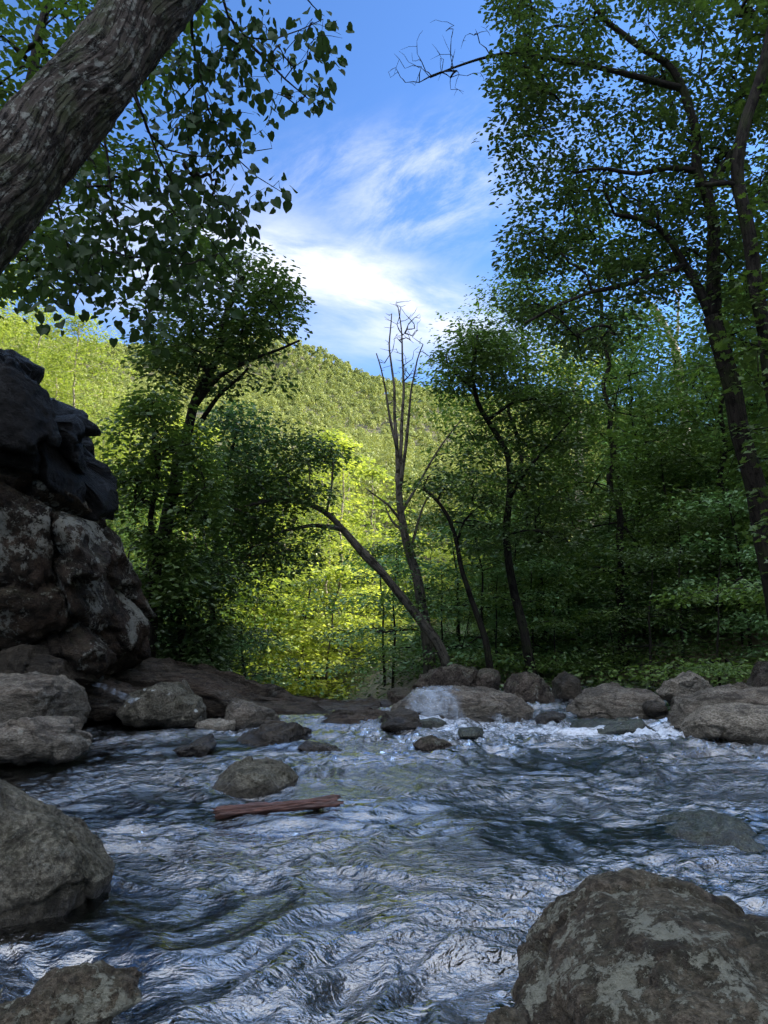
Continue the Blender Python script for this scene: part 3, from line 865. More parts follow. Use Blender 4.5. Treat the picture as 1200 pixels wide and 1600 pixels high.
split = 1 - 0.38 * sstep(0.40, 0.47, tt) * (np.sin(th_) < 0.1) - 0.30 * (1 - sstep(0.38, 0.46, tt)) * (np.sin(th_) > 0.35)
V = cen + o_ * (sq * split * (0.86 + 0.42 * (dsp - 0.4) + 0.35 * big_))[:, None] * np.array([1, 1.1, 0.9])
jag = fbm(np.stack([A_[:, 0] * 60, A_[:, 1] * 60, A_[:, 2] * 0], -1), 3)
V += ax * (jag * 0.10 * (np.exp(-tt * 40) + np.exp(-(1 - tt) * 40)))[:, None]
lo = link('log', mesh_np('log', V - a_, L_, S_, M_log, True, {'tube': ('FLOAT_VECTOR', A_)}), None, tuple(a_))
tag(lo, 'splintered red-brown piece of driftwood lying in the current', 'driftwood log')

# ------------------------------------------------------------------ trees
M_bark_big = bark_mat('grey_plated_bark', (0.024, 0.019, 0.015), (0.085, 0.071, 0.060), mossamt=0.5, fur=0.9, bump=1.0, lichen=0.35)
M_bark = bark_mat('dark_bark', (0.013, 0.011, 0.009), (0.034, 0.029, 0.024), mossamt=0.4, fur=1.2)
M_bark_pale = bark_mat('pale_bark', (0.28, 0.24, 0.18), (0.50, 0.45, 0.36), mossamt=0.05, fur=1.2)
M_bark_grey = bark_mat('grey_bark', (0.065, 0.056, 0.044), (0.155, 0.135, 0.11), mossamt=0.15, fur=1.2)
L_heart = leaf_mat('heart_leaves', (0.012, 0.026, 0.008), (0.030, 0.058, 0.015), 0.30, 0.02)
L_dark = leaf_mat('deep_green_leaves', (0.028, 0.055, 0.014), (0.068, 0.115, 0.024), 0.30, 0.05)
L_mid = leaf_mat('green_leaves', (0.038, 0.075, 0.015), (0.09, 0.145, 0.026), 0.35, 0.05)
L_cool = leaf_mat('bluish_green_leaves', (0.045, 0.10, 0.038), (0.10, 0.19, 0.06), 0.28, 0.07)
L_wood1 = leaf_mat('wood_leaves_cool', (0.06, 0.13, 0.048), (0.13, 0.24, 0.075), 0.30, 0.05)
L_wood2 = leaf_mat('wood_leaves_warm', (0.055, 0.105, 0.022), (0.125, 0.20, 0.04), 0.35, 0.04)
L_glow = leaf_mat('sun_tinted_glade_leaves', (0.16, 0.22, 0.04), (0.38, 0.41, 0.085), 0.5, 0.03)  # yellow-green leaves paled further, so glade sunshine is part of the colour
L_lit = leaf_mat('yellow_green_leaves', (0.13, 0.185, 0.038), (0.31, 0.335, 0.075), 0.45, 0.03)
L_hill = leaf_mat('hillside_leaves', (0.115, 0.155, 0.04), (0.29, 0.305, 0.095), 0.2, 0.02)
L_hill2 = leaf_mat('hillside_dark_leaves', (0.05, 0.085, 0.024), (0.12, 0.155, 0.04), 0.18, 0.02)


def wob(pts, amp, seed, n=None):
    """resample polyline smoothly with a little wobble"""
    pts = np.asarray(pts, float)
    d = np.concatenate([[0], np.cumsum(np.linalg.norm(np.diff(pts, axis=0), axis=1))])
    n = n or max(6, int(d[-1] / 0.18))
    t = np.linspace(0, d[-1], n)
    # smooth (catmull-like through dense linear + box filter)
    td = np.linspace(0, d[-1], n * 4)
    q = np.stack([np.interp(td, d, pts[:, i]) for i in range(3)], -1)
    k = max(3, (n * 4) // (len(pts) * 2) | 1)
    pad = np.concatenate([np.repeat(q[:1], k // 2, 0), q, np.repeat(q[-1:], k // 2, 0)])
    ker = np.ones(k) / k
    q = np.stack([np.convolve(pad[:, i], ker, 'valid') for i in range(3)], -1)
    q[0], q[-1] = pts[0], pts[-1]
    q = np.stack([np.interp(t, td, q[:, i]) for i in range(3)], -1)
    w_ = np.stack([perlin(np.stack([t * 1.1, np.full(n, seed * 3.1 + i * 9), np.zeros(n)], -1)) for i in range(3)], -1)
    env = np.minimum(1, np.minimum(t, d[-1] - t) / (0.2 * d[-1] + 1e-6))[:, None]
    return q + w_ * amp * env


def skeleton(mains, att, rtip=0.004, step=0.35, seed=0, bow=0.12, zpen=0.5, maxr=0.6, sidek=0.10):
    """mains: list of (pts, r0, r1). att: Nx3. -> list of chains"""
    rg = np.random.default_rng(seed + 500)
    chains = []
    nodes = []
    trunk_r = []
    for k, (pts, r0, r1) in enumerate(mains):
        t = np.linspace(0, 1, len(pts))
        r = r0 + (r1 - r0) * t ** 0.8
        chains.append((pts, r))
        st = 0 if k else int(len(pts) * 0.3)
        nodes += list(pts[st:])
        trunk_r += list(r[st:])
    n0 = len(nodes)
    cap = n0 + len(att) * 14 + 10
    N = np.zeros((cap, 3))
    N[:n0] = nodes
    par = np.full(cap, -1)
    cnt = n0
    if len(att):
        d0 = np.min(np.linalg.norm(att[:, None] - N[None, :n0:3], axis=2), axis=1)
        order = np.argsort(d0)
        br = []
        for ai in order:
            a = att[ai]
            df = N[:cnt] - a
            cost = np.linalg.norm(df, axis=1) + zpen * np.clip(df[:, 2], 0, None)
            j = int(np.argmin(cost))
            L = np.linalg.norm(df[j])
            if L < 0.03:
                continue
            m_ = min(12, max(2, int(L / step) + 1))
            t = np.linspace(0, 1, m_ + 1)[1:, None]
            side = rg.normal(0, 1, 3) * L * sidek
            p = N[j] + (a - N[j]) * t + (side + np.array([0, 0, bow * L])) * np.sin(t * math.pi) * 0.8
            idx = np.arange(cnt, cnt + m_)
            N[idx] = p
            par[idx] = np.concatenate([[j], idx[:-1]])
            cnt += m_
            br.append(np.concatenate([[j], idx]))
        tips = np.zeros(cnt)
        for b in br:
            tips[b[-1]] += 1
        for i in range(cnt - 1, n0 - 1, -1):
            tips[par[i]] += tips[i]
        rad = rtip * np.sqrt(np.maximum(tips, 1)) * 1.15
        tr_ = np.array(trunk_r)
        for b in br:
            rr = rad[b].copy()
            rr[0] = rr[1]
            if b[0] < n0:
                rr = np.minimum(rr, tr_[b[0]] * 0.7)
            rr = np.minimum(rr, maxr)
            rr[-1] *= 0.5
            chains.append((N[b], rr))
    return chains


def make_tree(name, label, cat, mains, att, bark, leafm, shape='oval', k=20, rs=0.3, size=0.09, flat=0.22, droop=0.25,
              seed=0, rtip=0.004, base=None, group=None, hang=0.0, sides=9, bow=0.12, zpen=0.5, step=0.35, crown='crown', tilt=0.45, dead=None):
    att = np.asarray(att, float).reshape(-1, 3)
    rg = np.random.default_rng(seed + 900)
    b0 = np.array(mains[0][0][0]) if base is None else np.array(base, float)
    root = bpy.data.objects.new(name, None)
    COL.objects.link(root)
    root.location = tuple(b0)
    root.empty_display_size = 0.3
    tag(root, label, cat, group)
    at2 = att if dead is None else np.concatenate([att, dead])
    ch = skeleton(mains, at2, rtip, step, seed, bow, zpen, 0.6, 0.10 if dead is None else 0.035)
    V, L, S, A = tubes(ch, sides)
    link('trunk', mesh_np('trunk', V - b0, L, S, bark, True, {'tube': ('FLOAT_VECTOR', A)}), root)
    if len(att) and k:
        B, ax, nr, sz = spray(att, k, rs, size, flat, droop, tilt, rg, hang)
        link(crown, leaf_mesh(crown, B - b0, ax, nr, sz, shape, leafm), root)
    return root


def inpoly(px, py, poly):
    ins = np.zeros(len(px), bool)
    n = len(poly)
    for i in range(n):
        x0, y0 = poly[i]
        x1, y1 = poly[(i + 1) % n]
        c = (y0 > py) != (y1 > py)
        ins ^= c & (px < (x1 - x0) * (py - y0) / ((y1 - y0) if y1 != y0 else 1e-9) + x0)
    return ins


def region(poly, n, Y0, Y1, seed=0, gap=0.0, gs=90.0):
    """n points in the volume behind a picture polygon between distances Y0 and Y1, with noise gaps"""
    rg = np.random.default_rng(seed + 40)
    xs = [p[0] for p in poly]
    ys_ = [p[1] for p in poly]
    out = []
    while len(out) < n:
        px = rg.uniform(min(xs), max(xs), n * 3)
        py = rg.uniform(min(ys_), max(ys_), n * 3)
        Yd = rg.uniform(Y0, Y1, n * 3)
        k = inpoly(px, py, poly)
        if gap > 0:
            nn = perlin(np.stack([px / gs, py / (gs * 0.6), Yd * 0.4 + seed], -1))
            k &= nn > gap - 0.5
        for a, b, c in zip(px[k], py[k], Yd[k]):
            out.append(P(a, b, c))
            if len(out) >= n:
                break
    return np.array(out)


def ells(lst, Y, dY=1.0, seed=0, q=1.0):
    rg = np.random.default_rng(seed + 60)
    o = []
    for px, py, rx, ry, n in lst:
        for _ in range(int(n * q)):
            a = rg.uniform(0, 2 * math.pi)
            r = math.sqrt(rg.uniform(0, 1))
            o.append(P(px + rx * r * math.cos(a), py + ry * r * math.sin(a), Y + rg.uniform(-dY, dY)))
    return np.array(o)


def line(pts, amp=0.04, seed=0):
    """pts: (px, py, Y)"""
    return wob([P(*p) for p in pts], amp, seed)


def gbase(px, Y, dz=-0.1):
    x = (px - 600) / F * Y / (cT)
    return np.array([x, Y, float(Hn(np.array([x]), np.array([float(Y)]))[0]) + dz])


# --- T1 leaning near trunk on the left
tp = wob([(-3.9, 3.1, 0.2), P(-260, 640, 3.35), P(-120, 440, 3.6), P(0, 292, 3.9), P(120, 152, 4.3), P(250, -5, 4.8), P(340, -110, 5.2), P(420, -260, 5.8)], 0.03, 1, 420)
root = bpy.data.objects.new('leaning_tree', None)
COL.objects.link(root)
root.location = tuple(tp[0])
tag(root, 'large grey-barked tree leaning in from the left edge across the top left corner', 'tree')
rad = 0.258 - 0.052 * np.linspace(0, 1, len(tp))
rad[:30] += 0.10 * np.linspace(1, 0, 30) ** 2
V, L, S, A = tubes([(tp, rad)], 200)
cen = np.repeat(tp, 200, axis=0)[:len(V)]
o_ = V - cen
bq = np.stack([A[:, 0] * 11, A[:, 1] * 11, A[:, 2] * 1.3], -1)
bark_d = fbm(bq + 0.12 * perlin(bq * 0.7)[:, None], 5, gain=0.6, ridged=True) * 0.016
bark_d += 0.02 * perlin(np.stack([A[:, 0] * 3, A[:, 1] * 3, A[:, 2] * 1.2], -1))
bark_d += 0.006 * np.round(2 * perlin(np.stack([A[:, 0] * 30, A[:, 1] * 30, A[:, 2] * 11], -1)))
V = cen + o_ * (1 + bark_d / 0.26)[:, None]
link('trunk', mesh_np('trunk', V - tp[0], L, S, M_bark_big, True, {'tube': ('FLOAT_VECTOR', A)}), root)
# drooping leafy branches
b_lines = [
    [(330, -60, 5.1), (360, 40, 5.2), (400, 70, 5.3), (450, 55, 5.3), (505, 30, 5.3)],
    [(370, 50, 5.2), (420, 90, 5.3), (455, 130, 5.3), (500, 170, 5.4)],
    [(300, -60, 5.0), (300, 60, 5.3), (330, 180, 5.4), (380, 260, 5.4), (440, 300, 5.5)],
    [(240, -40, 4.9), (200, 100, 4.7), (240, 230, 5.0), (320, 245, 5.2), (425, 232, 5.3)],
    [(150, 60, 5.1), (215, 150, 4.3), (260, 270, 4.9), (330, 380, 5.3), (380, 440, 5.5)],
    [(120, 60, 5.3), (170, 250, 5.3), (180, 360, 5.4), (210, 450, 5.5), (290, 490, 5.7)],
    [(60, 150, 5.2), (100, 330, 5.4), (120, 420, 5.5), (150, 480, 5.6)],
    [(460, -60, 5.2), (470, -10, 5.2), (500, 20, 5.3)],
]
mains = [(line(l, 0.05, 20 + i), 0.016, 0.003) for i, l in enumerate(b_lines)]
att = ells([(500, 60, 36, 34, 14), (430, 110, 60, 50, 16), (480, 150, 28, 24, 9), (380, 40, 50, 45, 22), (330, 120, 70, 60, 42), (430, 290, 22, 12, 4),
            (300, 220, 80, 60, 48), (380, 190, 40, 40, 12), (250, 330, 100, 70, 62), (350, 300, 45, 45, 18), (360, 360, 30, 40, 14),
            (200, 420, 90, 45, 46), (310, 430, 60, 40, 26), (120, 400, 60, 60, 34), (170, 290, 50, 40, 24), (60, 420, 50, 30, 12), (90, 470, 60, 12, 5), (240, 500, 60, 20, 8)], 5.4, 0.55, 1)
ch = skeleton(mains, att, 0.0022, 0.12, 3, -0.05, 0.0)
V, L, S, A = tubes(ch, 6)
link('branch', mesh_np('branch', V - tp[0], L, S, M_bark, True, {'tube': ('FLOAT_VECTOR', A)}), root)
B, ax, nr, sz = spray(att, 4, 0.13, 0.080, 0.6, 0.5, 0.8, rng, 0.9)
link('crown', leaf_mesh('crown', B - tp[0], ax, nr, sz, 'heart', L_heart), root)

# --- trees behind the leaning trunk, upper left
tr1 = line([(-90, 900, 8.0), (-60, 600, 8.2), (-10, 380, 8.6), (30, 200, 9.0), (60, 60, 9.4), (90, -60, 9.8)], 0.08, 31)
tr1 = np.concatenate([[[tr1[0][0] - 0.3, 8.0, 0.6]], tr1])
att = np.concatenate([region([(-40, -40), (330, -40), (300, 60), (200, 180), (120, 260), (0, 330), (-40, 300)], 260, 8, 11, 1, 0.35),
                      region([(-40, 330), (110, 300), (130, 400), (60, 470), (-40, 470)], 70, 8, 10, 2, 0.4),
                      region([(100, 260), (200, 180), (330, 330), (350, 440), (200, 500), (130, 440)], 90, 9, 11, 5, 0.55)])
make_tree('broadleaf_tree', 'dark green tree showing behind the leaning grey trunk at the upper left', 'tree',
          [(tr1, 0.14, 0.05)], att, M_bark, L_mid, 'oval', 16, 0.30, 0.12, seed=2)

# --- T3 dark tree against the sky left of centre
t3 = line([(215, 1010, 13.5), (250, 860, 13.6), (285, 700, 13.8), (305, 620, 14), (335, 570, 14), (350, 500, 14), (380, 430, 14)], 0.06, 41)
l1 = line([(315, 657, 13.9), (345, 615, 13.9), (385, 582, 13.9), (388, 575, 13.9)], 0.03, 42)
l2 = line([(300, 640, 13.9), (340, 590, 13.6), (400, 558, 13.4), (440, 545, 13.3), (468, 532, 13.2)], 0.05, 43)
att = ells([(385, 425, 60, 35, 26), (330, 440, 70, 50, 40), (435, 455, 42, 22, 26), (455, 490, 22, 16, 8), (400, 490, 50, 35, 32), (330, 520, 80, 45, 52), (270, 490, 45, 40, 20), (390, 545, 30, 14, 10),
            (280, 560, 55, 40, 30), (330, 590, 50, 28, 18), (240, 540, 40, 30, 12), (420, 600, 30, 10, 3)], 14, 1.3, 4)
make_tree('broadleaf_tree', 'dark tree with a bare forked limb, its top outlined against the white cloud', 'tree', [(t3, 0.17, 0.05), (l1, 0.05, 0.025), (l2, 0.06, 0.02)], att, M_bark, L_dark, 'oval', 34, 0.36, 0.115, seed=4)

# --- T4 left understory mass
for i, (poly, n, Y0, Y1, base, top, mt, lb) in enumerate([
    ([(165, 670), (235, 600), (290, 630), (330, 700), (330, 820), (300, 930), (215, 940), (200, 830), (180, 780)], 340, 11.3, 13.5, (250, 12.4), (240, 640), L_mid, 'dense green tree growing beside the black overhanging rock'),
    ([(320, 640), (400, 620), (430, 690), (420, 800), (380, 880), (300, 900), (310, 740)], 230, 14.5, 17.5, (340, 16.0), (370, 640), L_cool, 'bluish green tree between the cliff side tree and the arching tree'),
    ([(215, 900), (330, 880), (400, 900), (350, 960), (340, 1075), (210, 1040)], 250, 12.2, 14.5, (290, 13.4), (290, 900), L_dark, 'low dark bushy tree directly above the bedrock ledge'),
]):
    b0 = gbase(base[0], base[1])
    tr_ = wob([b0, P(base[0] - 8, (top[1] + 1040) / 2, base[1]), P(top[0], top[1] + 30, base[1])], 0.12, 50 + i)
    att = region(poly, n, Y0, Y1, 7 + i, 0.42, 70)
    make_tree('understory_tree', lb, 'tree', [(tr_, 0.09, 0.03)], att, M_bark, mt, 'oval', 24, 0.36, 0.11, seed=10 + i)

# --- T5 arching tree
b0 = gbase(712, 16.2)
s1 = wob([b0, P(690, 1010, 16), P(650, 960, 16), P(590, 885, 15.6), P(545, 835, 15.3), P(500, 795, 15), P(470, 782, 14.8), P(430, 778, 14.6), P(390, 790, 14.4)], 0.04, 61)
s2 = line([(605, 903, 15.7), (570, 870, 15.4), (530, 825, 15.1), (485, 820, 14.9), (440, 830, 14.7), (400, 850, 14.5)], 0.03, 62)
s3 = line([(510, 800, 15), (518, 760, 15), (520, 720, 15), (530, 700, 15)], 0.03, 63)
att = ells([(400, 790, 70, 50, 70), (350, 760, 50, 50, 40), (455, 745, 45, 35, 40), (492, 705, 28, 24, 24), (440, 690, 40, 30, 20), (370, 850, 65, 40, 52), (440, 860, 55, 35, 34), (400, 900, 50, 20, 12), (500, 850, 30, 30, 8), (530, 720, 20, 20, 6), (490, 770, 25, 20, 12), (320, 860, 30, 40, 15)], 14.8, 1.3, 6)
make_tree('arching_tree', 'leafy tree whose paired grey stems arch low to the left over the far bank', 'tree', [(s1, 0.135, 0.035), (s2, 0.075, 0.02), (s3, 0.03, 0.012)], att, M_bark_grey, L_dark, 'oval', 30, 0.34, 0.10, seed=6)

# --- T6 dead multi-stemmed tree
b0 = gbase(672, 17.2)
d1 = wob([b0, P(668, 1000, 17), P(655, 920, 17), P(638, 860, 17), P(626, 800, 17), P(622, 740, 17)], 0.05, 71)
dl = [[(622, 745), (619, 680), (615, 600), (608, 540), (612, 490)], [(624, 770), (634, 700), (643, 610), (652, 560), (661, 538)], [(623, 760), (628, 680), (630, 580), (628, 520), (622, 480)],
      [(627, 815), (608, 790), (585, 772), (570, 762)], [(628, 800), (650, 760), (690, 695), (722, 655)], [(620, 700), (606, 640), (598, 580), (588, 552)], [(630, 830), (612, 815), (600, 785)],
      [(640, 870), (648, 830), (664, 780), (690, 760)]]
mains = [(d1, 0.17, 0.07)] + [(line([(a, b, 17 + 0.1 * j * (-1) ** i) for j, (a, b) in enumerate(l)], 0.03, 80 + i), 0.055 if i < 3 else 0.038, 0.012) for i, l in enumerate(dl)]
tw = ells([(630, 500, 32, 36, 60), (650, 560, 26, 30, 30), (608, 560, 18, 40, 20), (640, 640, 26, 60, 30), (575, 762, 14, 14, 6), (690, 700, 26, 30, 16), (608, 640, 18, 60, 16)], 17, 0.5, 7)
att = ells([(640, 850, 22, 28, 12), (660, 930, 20, 30, 10), (625, 790, 14, 14, 3)], 17, 0.4, 8)
make_tree('dead_tree', 'bare many-stemmed dead tree standing up against the sunlit hillside and sky', 'dead tree', mains, att, M_bark_grey, L_mid, 'oval', 20, 0.22, 0.09, seed=7, rtip=0.0052, bow=0.0, zpen=1.2, dead=tw, crown='ivy')

# --- T7 crooked thin tree
b0 = gbase(770, 15.2)
s1 = wob([b0, P(758, 1000, 15), P(742, 950, 15), P(722, 895, 15), P(712, 840, 15), P(700, 805, 15), P(682, 780, 15), P(662, 763, 15)], 0.03, 91)
s2 = line([(714, 850, 15), (725, 815, 15), (748, 790, 15), (770, 780, 15)], 0.03, 92)
att = ells([(690, 757, 40, 10, 16), (735, 765, 40, 10, 16), (775, 785, 45, 12, 18), (735, 820, 40, 10, 10), (690, 800, 30, 8, 6), (720, 740, 60, 7, 12), (790, 830, 40, 18, 16)], 15, 1.0, 9)
make_tree('crooked_tree', 'thin crooked dark tree with flat leaf layers right of the dead tree', 'tree', [(s1, 0.085, 0.03), (s2, 0.035, 0.01)], att, M_bark, L_dark, 'oval', 26, 0.34, 0.09, flat=0.12, seed=9)

# --- T8 S-shaped tree
b0 = gbase(832, 15.6)
s1 = wob([b0, P(822, 1010, 15.4), P(808, 940, 15.4), P(795, 880, 15.3), P(791, 820, 15.3), P(799, 750, 15.2), P(790, 705, 15.2), P(768, 665, 15.1), P(745, 630, 15), P(738, 590, 15), P(745, 520, 15)], 0.04, 101)
s2 = line([(796, 780, 15.2), (820, 740, 15), (850, 700, 14.8), (890, 660, 14.6)], 0.04, 102)
s3 = line([(764, 655, 15), (800, 630, 15), (850, 620, 15), (900, 610, 15)], 0.04, 103)
s4 = line([(790, 840, 15.2), (810, 830, 15), (840, 828, 14.9), (880, 835, 14.8)], 0.03, 104)
att = ells([(745, 520, 32, 22, 24), (740, 560, 50, 26, 40), (705, 598, 34, 12, 16), (700, 570, 24, 14, 8), (780, 590, 45, 16, 26), (830, 615, 60, 16, 32), (880, 640, 60, 18, 36), (800, 655, 45, 10, 14), (850, 690, 55, 14, 26), (755, 680, 40, 9, 8),
            (830, 745, 60, 16, 26), (740, 712, 40, 8, 8), (880, 790, 60, 18, 24), (850, 840, 60, 18, 22), (760, 850, 35, 20, 12), (775, 545, 40, 20, 14)], 15.2, 1.2, 10)
make_tree('crooked_tree', 'dark tree with a long S-shaped trunk and tiered foliage right of centre', 'tree', [(s1, 0.115, 0.035), (s2, 0.04, 0.015), (s3, 0.04, 0.015), (s4, 0.03, 0.01)], att, M_bark, L_dark, 'oval', 32, 0.40, 0.10, flat=0.14, seed=10)

# --- T9 big tree at the right
b0 = gbase(1228, 10.2)
s0 = wob([b0, P(1212, 930, 10), P(1190, 820, 10), P(1163, 690, 10), P(1135, 570, 10), P(1112, 495, 10)], 0.04, 111)
s1 = line([(1112, 495, 10), (1092, 455, 10), (1070, 415, 10), (1045, 370, 10), (1020, 345, 10), (960, 335, 10)], 0.04, 112)
s2 = line([(1115, 500, 10), (1117, 440, 10), (1114, 360, 10), (1106, 300, 10), (1088, 262, 10), (1086, 200, 10), (1068, 140, 10), (1045, 100, 10), (1000, 75, 10), (945, 30, 10), (900, -30, 10)], 0.05, 113)
s3 = line([(1092, 268, 10), (1040, 262, 10), (990, 272, 10), (940, 262, 10), (900, 270, 10)], 0.05, 114)
s4 = line([(1066, 138, 10), (1000, 122, 10), (930, 104, 10), (860, 90, 10), (790, 85, 10), (740, 92, 10), (700, 108, 10), (672, 121, 10)], 0.06, 115)
s5 = line([(1070, 415, 10), (1000, 440, 9.8), (930, 455, 9.6), (870, 480, 9.4), (820, 505, 9.2)], 0.06, 116)
s6 = line([(1104, 300, 10), (1150, 230, 10.3), (1190, 150, 10.5), (1210, 60, 10.7)], 0.05, 117)
poly = [(770, -30), (1230, -30), (1230, 480), (1120, 470), (1010, 450), (970, 530), (900, 560), (860, 520), (790, 525), (800, 440), (790, 385), (815, 330), (775, 300), (790, 255), (768, 205), (785, 150), (760, 70)]
att = region(poly, 980, 9.3, 13, 12, 0.42, 85)
dead = ells([(640, 105, 40, 30, 26), (690, 70, 40, 40, 22), (720, 130, 40, 30, 16), (750, 50, 20, 20, 6)], 10, 0.4, 13)
mains = [(s0, 0.16, 0.115), (s1, 0.08, 0.028), (s2, 0.108, 0.03), (s3, 0.05, 0.02), (s4, 0.055, 0.012), (s5, 0.05, 0.015), (s6, 0.07, 0.03)]
make_tree('tall_tree', 'tall dark tree on the right bank whose spreading crown fills the upper right sky', 'tree', mains, att, M_bark, L_dark, 'oval', 32, 0.27, 0.086, seed=12, rtip=0.0028, dead=dead)
att = ells([(690, 15, 16, 26, 8), (680, 35, 8, 16, 5), (750, 5, 18, 20, 6)], 7.0, 0.2, 14)
# --- T10 second trunk at the right edge
b0 = gbase(1262, 9.0)
s0 = wob([b0, P(1245, 880, 9), P(1222, 700, 9), P(1200, 560, 9), P(1182, 450, 9), P(1168, 350, 9), P(1150, 280, 9), P(1160, 200, 9), P(1190, 120, 9), P(1220, -20, 9)], 0.04, 121)
s2 = line([(1152, 290, 9), (1130, 285, 9), (1100, 290, 9)], 0.04, 122)
att = np.concatenate([region([(1120, 260), (1230, 200), (1230, 880), (1175, 850), (1150, 700), (1120, 560), (1170, 430)], 110, 8.6, 10.6, 15, 0.45, 60),
                      region([(1100, -20), (1230, -20), (1230, 200), (1120, 200)], 60, 9, 10.6, 16, 0.4, 60)])
make_tree('tall_tree', 'second tall trunk at the right edge with brighter drooping leaves', 'tree', [(s0, 0.125, 0.065), (s2, 0.05, 0.025)], att, M_bark, L_mid, 'lobed', 16, 0.26, 0.105, seed=15)

# --- generic tree prototypes
def proto(seed, h, cr, cb, bark, leafm, n=200, k=26, rs=0.5, size=0.13, layered=True, shape='oval', tr=0.13, lean=0.06, name='forest_tree', flat=0.16):
    rg = np.random.default_rng(seed)
    lx, ly = rg.normal(0, lean, 2) * h
    tp_ = wob([(0, 0, -0.3), (lx * 0.2, ly * 0.2, h * 0.35), (lx * 0.5, ly * 0.5, h * 0.65), (lx, ly, h * 0.95)], h * 0.02, seed, 30)
    hh_ = rg.uniform(0, 1, n)
    if layered:
        nl = int(h / 0.8)
        hh_ = (np.floor(hh_ * nl) + 0.5) / nl + rg.normal(0, 0.012, n)
    prof = np.sin(np.clip(hh_ * 0.86 + 0.14, 0, 1) * math.pi) ** 0.6
    ang = rg.uniform(0, 2 * math.pi, n)
    lob = 1 + 0.32 * np.sin(ang * 3 + hh_ * 7 + seed) + 0.22 * np.sin(ang * 5 - hh_ * 11)
    r = cr * prof * lob * np.sqrt(rg.uniform(0.04, 1, n))
    zc = h * (cb + (1 - cb) * hh_)
    i = np.clip((zc / (h * 0.95) * 29).astype(int), 0, 29)
    att = np.stack([tp_[i, 0] + r * np.cos(ang), tp_[i, 1] + r * np.sin(ang), zc - 0.10 * r], -1)
    nn = perlin(att * 0.55 + seed)
    att = att[nn > -0.33]
    ch = skeleton([(tp_, tr, tr * 0.25)], att, 0.004, 0.5, seed, 0.06, 0.6)
    V, L, S, A = tubes(ch, 7)
    mt = mesh_np('trunk', V, L, S, bark, True, {'tube': ('FLOAT_VECTOR', A)})
    B, ax, nr, sz = spray(att, k, rs, size, flat, 0.25, 0.4, rg)
    mc = leaf_mesh('crown', B, ax, nr, sz, shape, leafm)
    return mt, mc


def place(pr, name, label, group, x, y, s=1.0, rz=0.0, cat='tree', dz=0.0, tilt=(0, 0)):
    z = float(Hn(np.array([x]), np.array([y]))[0]) + dz
    r = bpy.data.objects.new(name, None)
    COL.objects.link(r)
    r.location = (x, y, z)
    r.rotation_euler = (tilt[0], tilt[1], rz)
    r.scale = (s, s, s)
    r.empty_display_size = 0.3
    tag(r, label, cat, group)
    link('trunk', pr[0], r)
    link('crown', pr[1], r)
    return r


P_right = [proto(201, 11, 3.2, 0.10, M_bark, L_wood1, 400, 38, 0.62, 0.12), proto(202, 9, 2.8, 0.08, M_bark, L_wood2, 380, 38, 0.6, 0.12), proto(203, 13, 3.3, 0.16, M_bark, L_wood2, 420, 36, 0.66, 0.13),
           proto(204, 10, 3.0, 0.05, M_bark, L_wood1, 400, 38, 0.58, 0.11)]
P_low = [proto(211, 3.2, 1.7, 0.10, M_bark, L_wood1, 110, 30, 0.42, 0.10, tr=0.04), proto(212, 2.4, 1.5, 0.06, M_bark, L_wood2, 90, 30, 0.38, 0.09, tr=0.03), proto(213, 4.2, 1.8, 0.1, M_bark, L_dark, 130, 30, 0.45, 0.10, tr=0.05)]
P_lit = [proto(221, 10, 3.0, 0.2, M_bark_pale, L_lit, 260, 26, 0.6, 0.17, layered=False, flat=0.35), proto(222, 13, 3.2, 0.3, M_bark_pale, L_lit, 280, 26, 0.65, 0.17, layered=True), proto(223, 7, 2.6, 0.06, M_bark_grey, L_lit, 240, 26, 0.5, 0.15, layered=True)]
def blobs(centres, radii, k, rg, size, nj=0.35):
    """leaf cards over the skins of many small domes; normals face outward"""
    m_ = len(centres) * k
    A = np.repeat(np.arange(len(centres)), k)
    d = rg.normal(size=(m_, 3))
    d /= np.linalg.norm(d, axis=1)[:, None]
    d[:, 2] = np.where(d[:, 2] < -0.35, -d[:, 2], d[:, 2])
    B = centres[A] + d * radii[A] * rg.uniform(0.72, 1.08, m_)[:, None]
    nr = d + rg.normal(0, nj, (m_, 3)) + np.array([0, 0, 0.15])
    ax = np.cross(d, rg.normal(size=(m_, 3)))
    return B, ax, nr, size[A] * rg.uniform(0.6, 1.3, m_)


def hill_proto(seed, h, cr, cb, bark, leafm, nb=26, k=120, size=0.36):
    rg = np.random.default_rng(seed)
    tp_ = wob([(0, 0, -0.5), (0.1, 0.1, h * 0.5), (0.2, -0.1, h * 0.85)], 0.2, seed, 16)
    hh_ = rg.uniform(0, 1, nb)
    prof = np.sqrt(np.clip(1 - (hh_ * 1.25 - 0.35) ** 2, 0.05, 1))
    a = rg.uniform(0, 6.28, nb)
    rr = cr * prof * rg.uniform(0.35, 0.95, nb)
    c_ = np.stack([rr * np.cos(a), rr * np.sin(a), h * (cb + (0.94 - cb) * hh_)], -1)
    rad = np.stack([rg.uniform(0.28, 0.48, nb) * cr] * 2 + [rg.uniform(0.18, 0.32, nb) * cr], -1)
    ch = skeleton([(tp_, 0.16, 0.05)], c_, 0.012, 0.8, seed, 0.05, 0.4)
    V, L, S, A = tubes(ch, 6)
    B, ax, nr, sz = blobs(c_, rad, k, rg, np.full(nb, size))
    return (mesh_np('trunk', V, L, S, bark, True, {'tube': ('FLOAT_VECTOR', A)}), leaf_mesh('crown', B, ax, nr, sz, 'quad', leafm))


